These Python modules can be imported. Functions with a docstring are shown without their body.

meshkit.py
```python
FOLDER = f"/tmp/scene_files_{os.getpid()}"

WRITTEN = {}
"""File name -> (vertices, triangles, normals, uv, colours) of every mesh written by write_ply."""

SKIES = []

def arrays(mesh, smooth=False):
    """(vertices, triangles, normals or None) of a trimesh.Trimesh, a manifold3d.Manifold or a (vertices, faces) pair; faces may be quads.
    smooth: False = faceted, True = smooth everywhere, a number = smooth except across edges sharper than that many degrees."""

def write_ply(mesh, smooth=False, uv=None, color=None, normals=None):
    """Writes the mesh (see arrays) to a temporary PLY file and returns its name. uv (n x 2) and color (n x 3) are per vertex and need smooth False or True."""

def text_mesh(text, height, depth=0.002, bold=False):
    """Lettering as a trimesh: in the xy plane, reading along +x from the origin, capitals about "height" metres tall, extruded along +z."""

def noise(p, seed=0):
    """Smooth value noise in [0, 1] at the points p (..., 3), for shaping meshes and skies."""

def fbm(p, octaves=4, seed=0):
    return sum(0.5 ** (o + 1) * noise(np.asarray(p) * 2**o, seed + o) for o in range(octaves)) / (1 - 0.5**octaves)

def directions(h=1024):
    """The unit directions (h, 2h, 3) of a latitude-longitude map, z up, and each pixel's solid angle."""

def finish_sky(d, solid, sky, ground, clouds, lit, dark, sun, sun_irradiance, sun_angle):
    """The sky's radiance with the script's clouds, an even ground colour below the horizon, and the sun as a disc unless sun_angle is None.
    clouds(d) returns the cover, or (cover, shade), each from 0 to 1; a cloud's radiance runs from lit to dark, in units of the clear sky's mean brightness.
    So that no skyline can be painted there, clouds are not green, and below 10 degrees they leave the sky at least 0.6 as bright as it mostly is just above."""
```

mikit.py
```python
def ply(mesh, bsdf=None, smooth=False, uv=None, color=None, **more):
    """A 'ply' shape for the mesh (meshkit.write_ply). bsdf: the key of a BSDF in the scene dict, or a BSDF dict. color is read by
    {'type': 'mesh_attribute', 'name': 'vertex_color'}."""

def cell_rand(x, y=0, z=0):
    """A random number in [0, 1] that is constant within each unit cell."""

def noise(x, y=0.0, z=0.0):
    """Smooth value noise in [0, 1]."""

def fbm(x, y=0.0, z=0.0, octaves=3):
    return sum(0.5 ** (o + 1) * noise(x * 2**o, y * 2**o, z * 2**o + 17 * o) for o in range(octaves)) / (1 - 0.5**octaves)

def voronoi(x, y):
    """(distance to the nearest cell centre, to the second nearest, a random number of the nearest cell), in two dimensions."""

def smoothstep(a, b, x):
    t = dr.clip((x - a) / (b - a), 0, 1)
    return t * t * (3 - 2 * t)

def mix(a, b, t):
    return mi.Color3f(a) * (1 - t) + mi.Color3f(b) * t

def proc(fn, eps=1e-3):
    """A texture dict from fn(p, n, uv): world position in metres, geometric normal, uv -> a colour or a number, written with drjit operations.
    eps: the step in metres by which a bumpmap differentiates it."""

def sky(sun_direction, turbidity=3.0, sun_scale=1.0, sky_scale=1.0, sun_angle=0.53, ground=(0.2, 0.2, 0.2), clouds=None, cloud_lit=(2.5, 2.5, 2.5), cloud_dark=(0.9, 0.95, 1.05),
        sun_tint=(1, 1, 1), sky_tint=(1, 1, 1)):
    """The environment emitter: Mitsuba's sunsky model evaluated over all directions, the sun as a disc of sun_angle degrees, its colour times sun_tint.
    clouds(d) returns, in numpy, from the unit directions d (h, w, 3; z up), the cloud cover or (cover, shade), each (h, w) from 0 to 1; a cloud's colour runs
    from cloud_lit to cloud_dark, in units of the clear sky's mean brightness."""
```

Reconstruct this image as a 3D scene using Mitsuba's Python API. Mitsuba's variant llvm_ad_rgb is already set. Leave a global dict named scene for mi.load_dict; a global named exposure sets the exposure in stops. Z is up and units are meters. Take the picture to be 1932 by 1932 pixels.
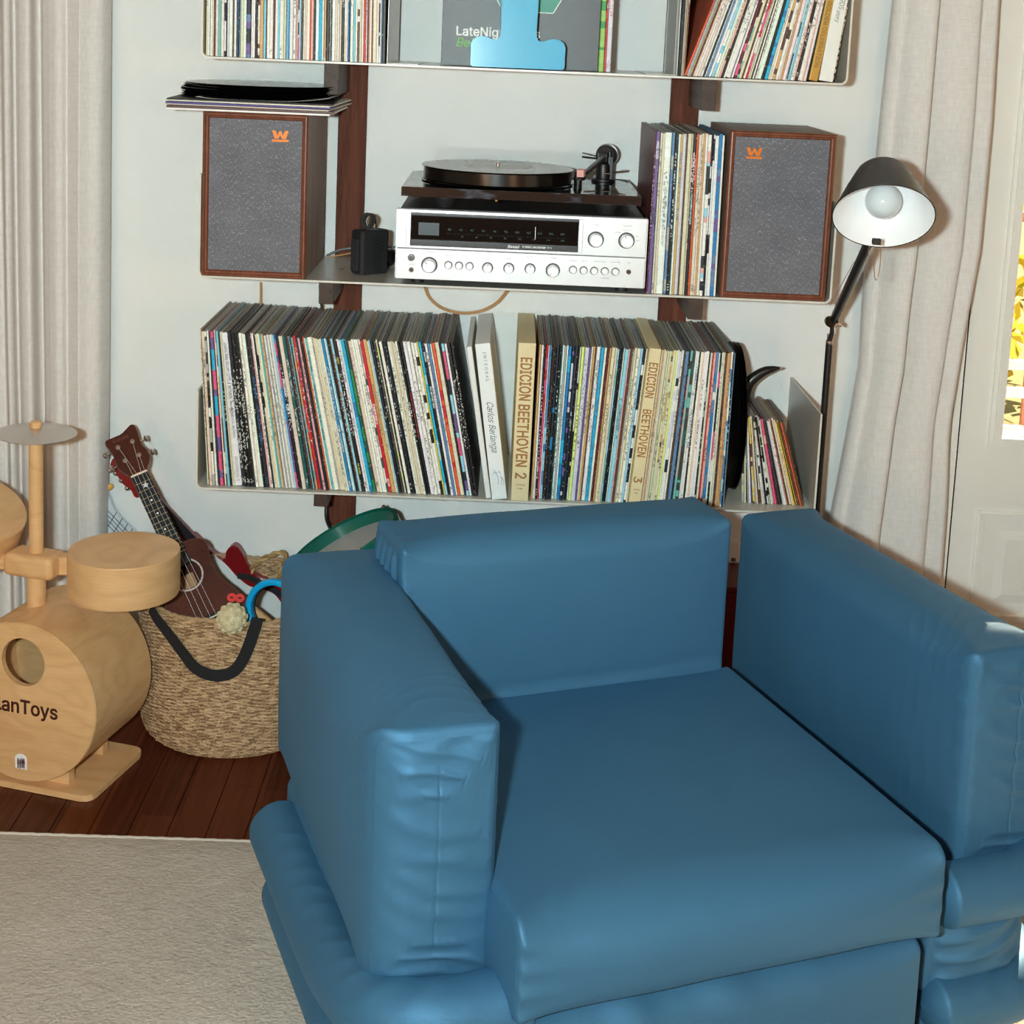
import math, random
import numpy as np, trimesh, drjit as dr, mitsuba as mi, mikit, meshkit
import manifold3d as m3
from shapely.geometry import Polygon, box as sbox
from shapely.ops import unary_union
from mikit import noise, fbm, cell_rand, smoothstep, mix, proc

scene, labels = {}, {}
T = mi.ScalarTransform4f
V = lambda *a: np.array(a, float)
PI = math.pi

# ------------------------------------------------------------------ camera
FPX, PX, PY = 2800.0, 948.0, 478.0
TILT, ROLL = math.radians(8.4), math.radians(2.43)
CAM = V(0, -3.17, 1.45)
FWD = V(0, math.cos(TILT), -math.sin(TILT))
_r, _u = V(1, 0, 0), V(0, math.sin(TILT), math.cos(TILT))
EX = math.cos(ROLL) * _r + math.sin(ROLL) * _u
ED = math.sin(ROLL) * _r - math.cos(ROLL) * _u
scene['camera'] = dict(type='perspective', fov=2 * math.degrees(math.atan(966 / FPX)), fov_axis='x', near_clip=0.05, far_clip=100.0,
                       principal_point_offset_x=(966 - PX) / 1932, principal_point_offset_y=(966 - PY) / 1932,
                       to_world=T().look_at(origin=CAM.tolist(), target=(CAM + FWD).tolist(), up=(-ED).tolist()))


def ray(x, y):
    return FWD + (x - PX) / FPX * EX + (y - PY) / FPX * ED


def aty(x, y, Y):
    d = ray(x, y)
    return CAM + d * (Y - CAM[1]) / d[1]


def atz(x, y, Z):
    d = ray(x, y)
    return CAM + d * (Z - CAM[2]) / d[2]


# ------------------------------------------------------------------ sky, sun, big lights, exposure
SUN = V(0.347, 1.0, 0.555)
scene['sky'] = mikit.sky(SUN.tolist(), turbidity=4.0, sun_scale=14.0, sky_scale=5.0, ground=(0.3, 0.27, 0.2))
exposure = 0.0
FLASH_POS, FLASH_L, FLASH_TINT = V(-0.155, -3.20, 1.47), 7200.0, (0.80, 0.98, 0.98)
FILL_L, FILL_TINT = 19.0, (1.0, 0.62, 0.34)  # strength and tint of the added warm fill globes

# ------------------------------------------------------------------ materials


def srgb(*c):
    if len(c) == 1 and isinstance(c[0], str):
        h = c[0].lstrip('#')
        c = [int(h[i:i + 2], 16) for i in (0, 2, 4)]
    return [((v / 255) / 12.92 if v / 255 < 0.04045 else ((v / 255 + 0.055) / 1.055) ** 2.4) for v in c]


def bs(name, inner):
    scene['mat_' + name] = {'type': 'twosided', 'bsdf': inner}
    return 'mat_' + name


def rgb(c):
    return {'type': 'rgb', 'value': [float(min(max(v, 0), 1)) for v in c]}


_cache = {}


def paint(c, rough=0.5, metal=0.0, spec=0.5, coat=0.0):
    """The key of a plain principled material."""
    c = tuple(srgb(c)) if isinstance(c, str) else tuple(c)
    k = (c, rough, metal, spec, coat)
    if k not in _cache:
        _cache[k] = bs('paint_%03d' % len(_cache), dict(type='principled', base_color=rgb(c), roughness=rough, metallic=metal, specular=spec, clearcoat=coat, clearcoat_gloss=0.9))
    return _cache[k]


VC = {'type': 'mesh_attribute', 'name': 'vertex_color'}
bs('print', dict(type='principled', base_color=VC, roughness=0.45, specular=0.4))
bs('printmatte', dict(type='diffuse', reflectance=VC))


def grain(c0, c1, axis, freq=60.0, stretch=0.06, streak=0.5):
    """Wood: fine streaks along the axis (0, 1, 2) between two colours."""
    def fn(p, n, uv):
        q = [p.x, p.y, p.z]
        f = [freq] * 3
        f[axis] = freq * stretch
        w = fbm(q[0] * f[0] * 0.25, q[1] * f[1] * 0.25, q[2] * f[2] * 0.25, 2) * 2.5
        a = fbm(q[0] * f[0] + w, q[1] * f[1] + w, q[2] * f[2] + w, 3)
        b = noise(q[0] * f[0] * 6, q[1] * f[1] * 3, q[2] * f[2] * 6)
        return mix(c0, c1, dr.clip(a * (1.6 - streak) + b * streak - 0.3, 0, 1))
    return proc(fn)


def wallcol(p, n, uv):
    return mix((0.79, 0.795, 0.775), (0.82, 0.825, 0.81), fbm(p.x * 5, p.y * 5, p.z * 5, 2))


bs('wall', dict(type='diffuse', reflectance=proc(wallcol)))
bs('white', dict(type='principled', base_color=rgb((0.80, 0.79, 0.74)), roughness=0.4, specular=0.4))
bs('tray', dict(type='roughplastic', diffuse_reflectance=rgb((0.62, 0.60, 0.54)), alpha=0.12, int_ior=1.5))
bs('walnut', dict(type='principled', base_color=grain((0.050, 0.014, 0.008), (0.17, 0.055, 0.032), 2, 70), roughness=0.65, specular=0.12))
bs('bracket', dict(type='principled', base_color=grain((0.040, 0.022, 0.016), (0.085, 0.050, 0.036), 1, 60), roughness=0.5, specular=0.3))
bs('cabinet', dict(type='principled', base_color=grain((0.15, 0.10, 0.075), (0.20, 0.14, 0.105), 2, 50), roughness=0.45, specular=0.4))
bs('frame', dict(type='principled', base_color=grain((0.12, 0.032, 0.014), (0.22, 0.065, 0.030), 2, 60, 0.2), roughness=0.35, specular=0.5))


def birchcol(p, n, uv):
    w = fbm(p.x * 5, p.y * 5, p.z * 9, 3)
    r = dr.abs(dr.sin(w * 26.0)) 
    f = noise(p.x * 40, p.y * 40, p.z * 300)
    return mix((0.52, 0.275, 0.11), (0.72, 0.44, 0.215), dr.clip(0.55 * w + 0.28 * r + 0.25 * f, 0, 1))


bs('birch', dict(type='principled', base_color=proc(birchcol), roughness=0.42, specular=0.4))


def floorcol(p, n, uv):
    k = cell_rand(dr.floor((p.x + 3.0) / 0.07), dr.floor((p.y + 0.23 * dr.floor((p.x + 3.0) / 0.07)) / 0.8))
    g = fbm(p.x * 160, p.y * 9, 3.0, 3)
    return mix((0.036, 0.0065, 0.003), (0.130, 0.028, 0.010), dr.clip(0.62 * k + 0.55 * g - 0.1, 0, 1))


bs('floorboard', dict(type='principled', base_color=proc(floorcol), roughness=0.38, specular=0.25))


def rugcol(p, n, uv):
    a = fbm(p.x * 9, p.y * 9, 0.0, 4)
    b = noise(p.x * 420, p.y * 420)
    s = smoothstep(0.80, 0.95, fbm(p.x * 26 + 3, p.y * 26, 0.0, 2))
    c = mix((0.44, 0.375, 0.315), (0.57, 0.50, 0.43), dr.clip(a * 0.8 + b * 0.4 - 0.1, 0, 1))
    return c * (1 - 0.12 * s)


bs('rug', {'type': 'bumpmap', 'arbitrary': proc(lambda p, n, uv: noise(p.x * 300, p.y * 300) + fbm(p.x * 70, p.y * 70, 0.0, 2), 5e-4), 'scale': 0.0012,
           'bsdf': dict(type='diffuse', reflectance=proc(rugcol))})


def curtcol(p, n, uv):
    b = noise(p.x * 420, p.y * 420, p.z * 60) * 0.5 + noise(p.x * 60, p.y * 60, p.z * 520) * 0.5
    return mix((0.655, 0.62, 0.59), (0.79, 0.76, 0.735), b)


bs('curtain', dict(type='diffuse', reflectance=proc(curtcol)))


def clothcol(p, n, uv):
    a = fbm(p.x * 6, p.y * 6, p.z * 6, 3)
    b = noise(p.x * 700, p.y * 700, p.z * 700)
    return mix((0.042, 0.134, 0.240), (0.054, 0.164, 0.286), dr.clip(0.7 * a + 0.3 * b, 0, 1))


bs('cloth', dict(type='principled', base_color=proc(clothcol), roughness=0.62, metallic=0.42, specular=0.3, sheen=0.3, sheen_tint=0.8))


def grillecol(p, n, uv):
    b = noise(p.x * 900, p.y * 900, p.z * 900)
    s = smoothstep(0.66, 0.92, noise(p.x * 640, p.y * 640, p.z * 640))
    a = fbm(p.x * 25, p.y * 25, p.z * 25, 2)
    return mix((0.105, 0.104, 0.118), (0.20, 0.195, 0.22), dr.clip(b * 0.7 + a * 0.5 - 0.1, 0, 1)) + mi.Color3f(0.28, 0.28, 0.31) * s


bs('grille', dict(type='diffuse', reflectance=proc(grillecol)))


def weavecol(p, n, uv):
    v = uv.y * 78.0
    row = dr.floor(v)
    u = uv.x * 95.0 + cell_rand(row, 1.0, 2.0)
    k = cell_rand(dr.floor(u), row, 3)
    f = noise(uv.x * 520, uv.y * 520)
    gap = dr.abs(v - row - 0.5) * 2
    t = dr.clip(0.7 * k + 0.75 * f - 0.15 - 0.55 * smoothstep(0.55, 1.0, gap), 0, 1)
    return mix((0.16, 0.078, 0.034), (0.66, 0.455, 0.265), t)


bs('weave', dict(type='principled', base_color=proc(weavecol), roughness=0.5, specular=0.35))


def marble(p, n, uv):
    a = fbm(p.x * 30, p.y * 30, p.z * 60, 4)
    return mix((0.003, 0.005, 0.009), (0.075, 0.10, 0.14), smoothstep(0.46, 0.85, a))


bs('plinth', dict(type='plastic', diffuse_reflectance=proc(marble), int_ior=2.3))


def mahog(p, n, uv):
    a = fbm(p.x * 14, p.y * 14, p.z * 14, 3)
    b = noise(p.x * 300, p.y * 60, p.z * 300)
    return mix((0.045, 0.010, 0.007), (0.10, 0.022, 0.012), dr.clip(a + 0.4 * b - 0.2, 0, 1))


bs('mahogany', dict(type='principled', base_color=proc(mahog), roughness=0.35, specular=0.4))
scene['mat_glass'] = dict(type='thindielectric', int_ior=1.5)
BLACK = paint('#121214', 0.4)
GLOSSBLACK = paint('#060607', 0.08, spec=0.6)
SATINBLACK = paint('#1c1a19', 0.35)
CHROME = paint((0.75, 0.75, 0.76), 0.14, 1.0)
SILVER = paint((0.72, 0.73, 0.74), 0.33, 0.9)
bs('leaf', dict(type='principledthin', base_color=VC, diff_trans=1.0, roughness=0.5))
scene['mat_leaf'] = scene['mat_leaf']['bsdf']
RUBBER = paint('#1a1a1c', 0.6)

# ------------------------------------------------------------------ building helpers


def numbered(k):
    base, n = k, 0
    while k in scene or k in labels or k in _used:
        n += 1
        k = '%s_%03d' % (base, n)
    _used.add(k)
    return k


_used = set()


def thing(name, label, cat, group=None, **more):
    k = numbered(name)
    labels[k] = dict(label=label, category=cat, **more)
    if group:
        labels[k]['group'] = group
    return k


def put(key, mesh, mat, smooth=35, color=None, M=None, uv=None, **more):
    if M is not None:
        more['to_world'] = T(np.asarray(M, float))
    scene[key] = mikit.ply(mesh, mat, smooth, uv=uv, color=color, **more)
    return key


def part(parent, name, mesh, mat, smooth=35, color=None, M=None, label=None, uv=None, **more):
    k = numbered(parent + '__' + name)
    put(k, mesh, mat, smooth, color, M, uv, **more)
    if label:
        labels[k] = dict(label=label)
    return k


def one(name, label, cat, mesh, mat, group=None, smooth=35, color=None, M=None, uv=None):
    k = thing(name, label, cat, group)
    return put(k, mesh, mat, smooth, color, M, uv)


def struct(name, mesh, mat, smooth=False, label=None, M=None):
    k = numbered(name)
    labels[k] = dict(kind='structure')
    if label:
        labels[k]['label'] = label
    return put(k, mesh, mat, smooth, M=M)


def cat_(*ms):
    return trimesh.util.concatenate([m for m in ms])


def bx(x0, x1, y0, y1, z0, z1):
    m = trimesh.creation.box((x1 - x0, y1 - y0, z1 - z0))
    m.apply_translation(((x0 + x1) / 2, (y0 + y1) / 2, (z0 + z1) / 2))
    return m


def rbox(x0, x1, y0, y1, z0, z1, r=0.003, n=6):
    """A box with rounded edges."""
    r = min(r, (x1 - x0) / 2.01, (y1 - y0) / 2.01, (z1 - z0) / 2.01)
    s = m3.Manifold.sphere(r, n * 2)
    return tm(m3.Manifold.batch_hull([s.translate((x, y, z)) for x in (x0 + r, x1 - r) for y in (y0 + r, y1 - r) for z in (z0 + r, z1 - r)]))


def tm(m):
    g = m.to_mesh()
    return trimesh.Trimesh(np.array(g.vert_properties[:, :3]), np.array(g.tri_verts), process=False)


def cyl(r, h, n=40, r2=None, bevel=0.0):
    """A (truncated) cone from z=0 to h, slightly bevelled."""
    r2 = r if r2 is None else r2
    b = bevel
    pr = [(0, 0), (r - b, 0), (r, b), (r2, h - b), (r2 - b, h), (0, h)] if b else [(0, 0), (r, 0), (r2, h), (0, h)]
    return lathe(pr, n)


def lathe(profile, n=48):
    return trimesh.creation.revolve(np.array(profile, float), sections=n)


def fr(o, x, y, z=None):
    """4x4 whose columns are the axes x, y, z and the origin o."""
    x, y = np.asarray(x, float), np.asarray(y, float)
    x = x / np.linalg.norm(x)
    y = y - x * (x @ y)
    y /= np.linalg.norm(y)
    M = np.eye(4)
    M[:3, 0], M[:3, 1], M[:3, 2], M[:3, 3] = x, y, np.cross(x, y), o
    return M


def axis_frame(o, z, hint=(0, 0, 1)):
    """4x4 with local z along the direction z."""
    z = np.asarray(z, float) / np.linalg.norm(z)
    h = np.asarray(hint, float)
    if abs(h @ z) > 0.95:
        h = V(0, 1, 0)
    x = np.cross(h, z)
    x /= np.linalg.norm(x)
    M = np.eye(4)
    M[:3, 0], M[:3, 1], M[:3, 2], M[:3, 3] = x, np.cross(z, x), z, o
    return M


def moved(m, M):
    m = m.copy()
    m.apply_transform(M)
    return m


def extrude(poly, h, bevel=0.0):
    """A polygon extruded along +z, its edges bevelled in two steps."""
    if hasattr(poly, 'geoms'):
        return cat_(*[extrude(g, h, bevel) for g in poly.geoms if g.geom_type == 'Polygon'])
    if not bevel:
        return trimesh.creation.extrude_polygon(poly, h, engine='earcut')
    cs = m3.CrossSection([np.array(poly.exterior.coords)[:-1]] + [np.array(i.coords)[:-1] for i in poly.interiors], m3.FillRule.EvenOdd)
    a = [m3.Manifold.extrude(cs.offset(-bevel * (1 - math.sin(t)), m3.JoinType.Round, circular_segments=24), h - 2 * bevel * (1 - math.cos(t))).translate((0, 0, bevel * (1 - math.cos(t)))) for t in (0.0, PI / 8, PI / 4, 3 * PI / 8, PI / 2)]
    return tm(m3.Manifold.batch_boolean(a, m3.OpType.Add))


def catmull(pts, n=8, closed=False):
    p = np.asarray(pts, float)
    q = np.vstack([p[-1:], p, p[:2]]) if closed else np.vstack([2 * p[0] - p[1], p, 2 * p[-1] - p[-2]])
    out = []
    for i in range(len(q) - 3):
        for t in np.arange(n) / n:
            a, b, c, d = q[i:i + 4]
            out.append(0.5 * (2 * b + (c - a) * t + (2 * a - 5 * b + 4 * c - d) * t * t + (3 * b - 3 * c + d - a) * t ** 3))
    if not closed:
        out.append(p[-1])
    return np.array(out)


def tube(pts, r, sides=10, cap=True, flat=1.0):
    """A tube along a polyline; r may vary; flat squeezes it across."""
    p = np.asarray(pts, float)
    r = np.broadcast_to(np.asarray(r, float), (len(p),))
    t = np.gradient(p, axis=0)
    t /= np.linalg.norm(t, axis=1, keepdims=True) + 1e-12
    u = np.cross(t[0], V(0, 0, 1) if abs(t[0][2]) < 0.9 else V(0, 1, 0))
    us = []
    for k in t:
        u = u - k * (u @ k)
        u /= np.linalg.norm(u)
        us.append(u)
    us = np.array(us)
    w = np.cross(t, us)
    a = np.arange(sides) * 2 * PI / sides
    v = (p[:, None] + r[:, None, None] * (np.cos(a)[None, :, None] * us[:, None] + flat * np.sin(a)[None, :, None] * w[:, None])).reshape(-1, 3)
    f = []
    for i in range(len(p) - 1):
        for j in range(sides):
            k = (j + 1) % sides
            f += [[i * sides + j, i * sides + k, (i + 1) * sides + k], [i * sides + j, (i + 1) * sides + k, (i + 1) * sides + j]]
    if cap:
        v = np.vstack([v, p[:1], p[-1:]])
        n = len(p) * sides
        for j in range(sides):
            k = (j + 1) % sides
            f += [[n, k, j], [n + 1, n - sides + j, n - sides + k]]
    m = trimesh.Trimesh(v, np.array(f), process=False)
    return m


def ribbon(pts, nrm, width, thick=0.002):
    """A flat strap along the points, its flat side facing nrm."""
    p = np.asarray(pts, float)
    t = np.gradient(p, axis=0)
    t /= np.linalg.norm(t, axis=1, keepdims=True)
    n = np.broadcast_to(np.asarray(nrm, float), p.shape)
    n = n - t * (n * t).sum(1, keepdims=True)
    n /= np.linalg.norm(n, axis=1, keepdims=True)
    w = np.cross(t, n)
    ring = [p + w * width / 2 + n * thick / 2, p - w * width / 2 + n * thick / 2, p - w * width / 2 - n * thick / 2, p + w * width / 2 - n * thick / 2]
    v = np.stack(ring, 1).reshape(-1, 3)
    f = []
    for i in range(len(p) - 1):
        for j in range(4):
            k = (j + 1) % 4
            f += [[i * 4 + j, (i + 1) * 4 + j, (i + 1) * 4 + k], [i * 4 + j, (i + 1) * 4 + k, i * 4 + k]]
    e = (len(p) - 1) * 4
    f += [[0, 1, 2], [0, 2, 3], [e, e + 2, e + 1], [e, e + 3, e + 2]]
    return trimesh.Trimesh(v, np.array(f), process=False)


def text(parent, s, h, o, x, y, mat, bold=False, depth=0.0005, center=False, squeeze=1.0, shear=0.0, name='lettering', maxw=None):
    m = meshkit.text_mesh(s, h, depth, bold)
    v = np.array(m.vertices)
    v[:, 0] *= squeeze
    if maxw and np.ptp(v[:, 0]) > maxw:
        v[:, 0] *= maxw / np.ptp(v[:, 0])
    v[:, 0] += shear * v[:, 1]
    if center:
        v[:, 0] -= (v[:, 0].min() + v[:, 0].max()) / 2
    m = trimesh.Trimesh(v, m.faces, process=False)
    return part(parent, name, moved(m, fr(o, x, y)), mat, False)


def grid_mesh(P, closed_u=False):
    """Triangles of a (n, m, 3) grid of points; closed_u joins the last row to the first."""
    n, m = P.shape[:2]
    i, j = np.meshgrid(np.arange(n if closed_u else n - 1), np.arange(m - 1), indexing='ij')
    i2 = (i + 1) % n
    q = np.stack([i * m + j, i2 * m + j, i2 * m + j + 1, i * m + j + 1], -1).reshape(-1, 4)
    return trimesh.Trimesh(P.reshape(-1, 3), np.vstack([q[:, [0, 1, 2]], q[:, [0, 2, 3]]]), process=False)


rnd = random.Random(7)
rng = np.random.default_rng(11)

# ------------------------------------------------------------------ the room
RX0, RX1, RY0, RZ1 = -2.3, 2.7, -4.8, 2.65
DX0, DX1, DZ1 = 1.0, 1.90, 2.08           # opening of the door in the back wall
struct('wall_back', cat_(bx(RX0 - 0.1, DX0, 0, 0.12, -0.1, RZ1), bx(DX1, RX1 + 0.1, 0, 0.12, -0.1, RZ1), bx(DX0, DX1, 0, 0.12, DZ1, RZ1)), 'mat_wall', label='white back wall behind the shelves')
WARMWALL = paint((0.30, 0.22, 0.15), 0.8)  # unseen walls and ceiling coloured dark so that less light bounces back
struct('wall_left', bx(RX0 - 0.1, RX0, RY0, 0, 0, RZ1), WARMWALL, label='brown left wall')
WY0, WY1, WZ0, WZ1 = -3.1, -1.7, 0.75, 2.1   # window in the right wall
struct('wall_right', cat_(bx(RX1, RX1 + 0.1, RY0, WY0, 0, RZ1), bx(RX1, RX1 + 0.1, WY1, 0, 0, RZ1), bx(RX1, RX1 + 0.1, WY0, WY1, 0, WZ0), bx(RX1, RX1 + 0.1, WY0, WY1, WZ1, RZ1)), WARMWALL, label='brown right wall with a window')
struct('wall_front', bx(RX0, RX1, RY0 - 0.1, RY0, 0, RZ1), WARMWALL, label='plain dark brown wall opposite the shelves')
struct('ceiling', bx(RX0, RX1, RY0, 0, RZ1, RZ1 + 0.1), WARMWALL, label='plain dark brown ceiling')
k = struct('window_1', cat_(bx(RX1 + 0.02, RX1 + 0.07, WY0, WY0 + 0.05, WZ0, WZ1), bx(RX1 + 0.02, RX1 + 0.07, WY1 - 0.05, WY1, WZ0, WZ1), bx(RX1 + 0.02, RX1 + 0.07, WY0, WY1, WZ0, WZ0 + 0.05), bx(RX1 + 0.02, RX1 + 0.07, WY0, WY1, WZ1 - 0.05, WZ1)), 'mat_white', label='white window in the right wall')
part(k, 'pane', trimesh.Trimesh([[RX1 + 0.045, WY0, WZ0], [RX1 + 0.045, WY1, WZ0], [RX1 + 0.045, WY1, WZ1], [RX1 + 0.045, WY0, WZ1]], [[0, 1, 2], [0, 2, 3]], process=False), 'mat_glass', False)

fl = struct('floor', bx(RX0, RX1, RY0, 0.0, -0.06, -0.011), paint((0.03, 0.008, 0.005), 0.6), label='dark reddish hardwood floor')
for i in range(44):
    x0 = -1.68 + 0.07 * i
    ends = [0.0]
    while ends[-1] > -1.35:
        ends.append(ends[-1] - rnd.uniform(0.35, 0.75))
    for a, b in zip(ends[1:], ends[:-1]):
        z = rnd.uniform(-0.0006, 0.0)
        m = extrude(sbox(x0 + 0.0005, a + 0.0005, x0 + 0.0695, b - 0.0005), 0.011)
        m.vertices[m.vertices[:, 2] > 0.005, :2] += (V(x0 + 0.035, (a + b) / 2) - m.vertices[m.vertices[:, 2] > 0.005, :2]) * [[0.01, 0.0008]]
        m.apply_translation((0, 0, -0.011 + z))
        part(fl, 'plank', m, 'mat_floorboard', False)

# the rug
rugk = thing('rug', 'flat beige rug with short pile lying under the armchair', 'rug')
def rug_mesh():
    nx, ny = 160, 120
    a = V(-2.1, -0.735), 
    X, Y = np.meshgrid(np.linspace(-1.9, 1.75, nx), np.linspace(0, -3.2, ny), indexing='ij')
    edge = -0.713 + 0.017 * (X + 0.85)
    P = np.stack([X, edge + Y, 0.007 + 0.0012 * (meshkit.fbm(np.stack([X * 6, Y * 6, X * 0], -1), 3) - 0.5)], -1)
    P[:, 0, 2] = 0.001
    P[:, 1, 1] = P[:, 0, 1] - 0.003
    P[0, :, 2] = P[-1, :, 2] = P[:, -1, 2] = 0.001
    m = grid_mesh(P)
    m.invert()
    return m
part(rugk, 'pile', rug_mesh(), 'mat_rug', True)
xs = np.linspace(-1.9, 1.75, 400)
part(rugk, 'edge_binding', tube(np.stack([xs, -0.713 + 0.017 * (xs + 0.85) + 0.0008 * np.sin(xs * 900), 0.005 + 0 * xs], -1), 0.0045, 8), paint('#c9bfb2', 0.9), True)

# ------------------------------------------------------------------ the door and what lies outside
dr1 = struct('door_1', cat_(bx(1.022, 1.102, 0.02, 0.065, 0.01, 2.05), bx(1.765, 1.88, 0.02, 0.065, 0.01, 2.05), bx(1.102, 1.765, 0.02, 0.065, 0.01, 0.60), bx(1.102, 1.765, 0.02, 0.065, 1.93, 2.05)), 'mat_white', label='white panelled door with a glazed upper half')
zg0, zg1, zm0, zm1 = 0.625, 1.92, 1.205, 1.222
def bead(x0, x1, z0, z1, w=0.018, d=0.012, y=0.02):
    """A moulded frame standing proud of the door."""
    out = []
    for (wi, di) in ((0, d * 0.55), (w * 0.35, d)):
        for q in ((x0 + wi, x1 - wi, z0 + wi, z0 + w), (x0 + wi, x1 - wi, z1 - w, z1 - wi), (x0 + wi, x0 + w, z0 + wi, z1 - wi), (x1 - w, x1 - wi, z0 + wi, z1 - wi)):
            out.append(bx(q[0], q[1], y - di, y + 0.002, q[2], q[3]))
    return cat_(*out)
part(dr1, 'glazing_bead', bead(1.0885, 1.782, 0.590, 1.945, 0.026, 0.014), 'mat_white', False)
part(dr1, 'muntin', bx(1.102, 1.765, 0.015, 0.06, zm0 - 0.004, zm1 + 0.004), 'mat_white', False)
for a, b in ((0.60, zm0), (zm1, 1.93)):
    part(dr1, 'pane', trimesh.Trimesh([[1.102, 0.045, a], [1.765, 0.045, a], [1.765, 0.045, b], [1.102, 0.045, b]], [[0, 1, 2], [0, 2, 3]], process=False), 'mat_glass', False)
pl = part(dr1, 'panel', bead(1.080, 1.795, 0.190, 0.448, 0.016, 0.008), 'mat_white', False)
def raised(x0, x1, z0, z1):
    a = bx(x0, x1, 0.016, 0.022, z0, z1)
    v = a.vertices
    s = v[:, 1] < 0.018
    v[s, 0] += np.where(v[s, 0] < (x0 + x1) / 2, 0.03, -0.03)
    v[s, 2] += np.where(v[s, 2] < (z0 + z1) / 2, 0.03, -0.03)
    return a
part(pl, 'field', raised(1.118, 1.755, 0.225, 0.412), 'mat_white', False)
struct('trim_1', cat_(bx(1.000, 1.0148, -0.004, 0.10, 0, 2.07), bx(1.89, 1.90, 0, 0.12, 0, 2.07), bx(1.0, 1.9, 0, 0.12, 2.055, 2.08)), 'mat_white', label='white door frame')
struct('trim_2', bx(1.0145, 1.0225, 0.012, 0.07, 0.0, 2.055), paint('#15131a', 0.5), label='dark strip painted for the shade in the gap along the door edge')  # dark colour stands in for the shaded gap between door and frame
struct('porch', cat_(bx(0.2, 3.4, 0.12, 2.6, -0.12, -0.03)), paint('#c9b79b', 0.8), label='paved porch outside the door')
struct('porch_roof', bx(0.2, 3.4, 0.12, 1.98, 2.32, 2.4), 'mat_white', label='added unseen slab outside the door that blocks part of the sun')  # added out of view to limit the sun patch on the arm
struct('ground', bx(-14, 16, 0.3, 20, -0.5, -0.2), paint('#8f8a55', 0.9), label='garden ground outside')
rail = thing('railing', 'brown metal railing on the porch outside the glazed door', 'railing')
for i in range(14):
    x = 1.30 + 0.115 * i
    part(rail, 'baluster', cyl(0.009, 0.98, 12).apply_translation((x, 1.35, -0.03)), paint('#a56e58', 0.5), 35)
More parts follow.
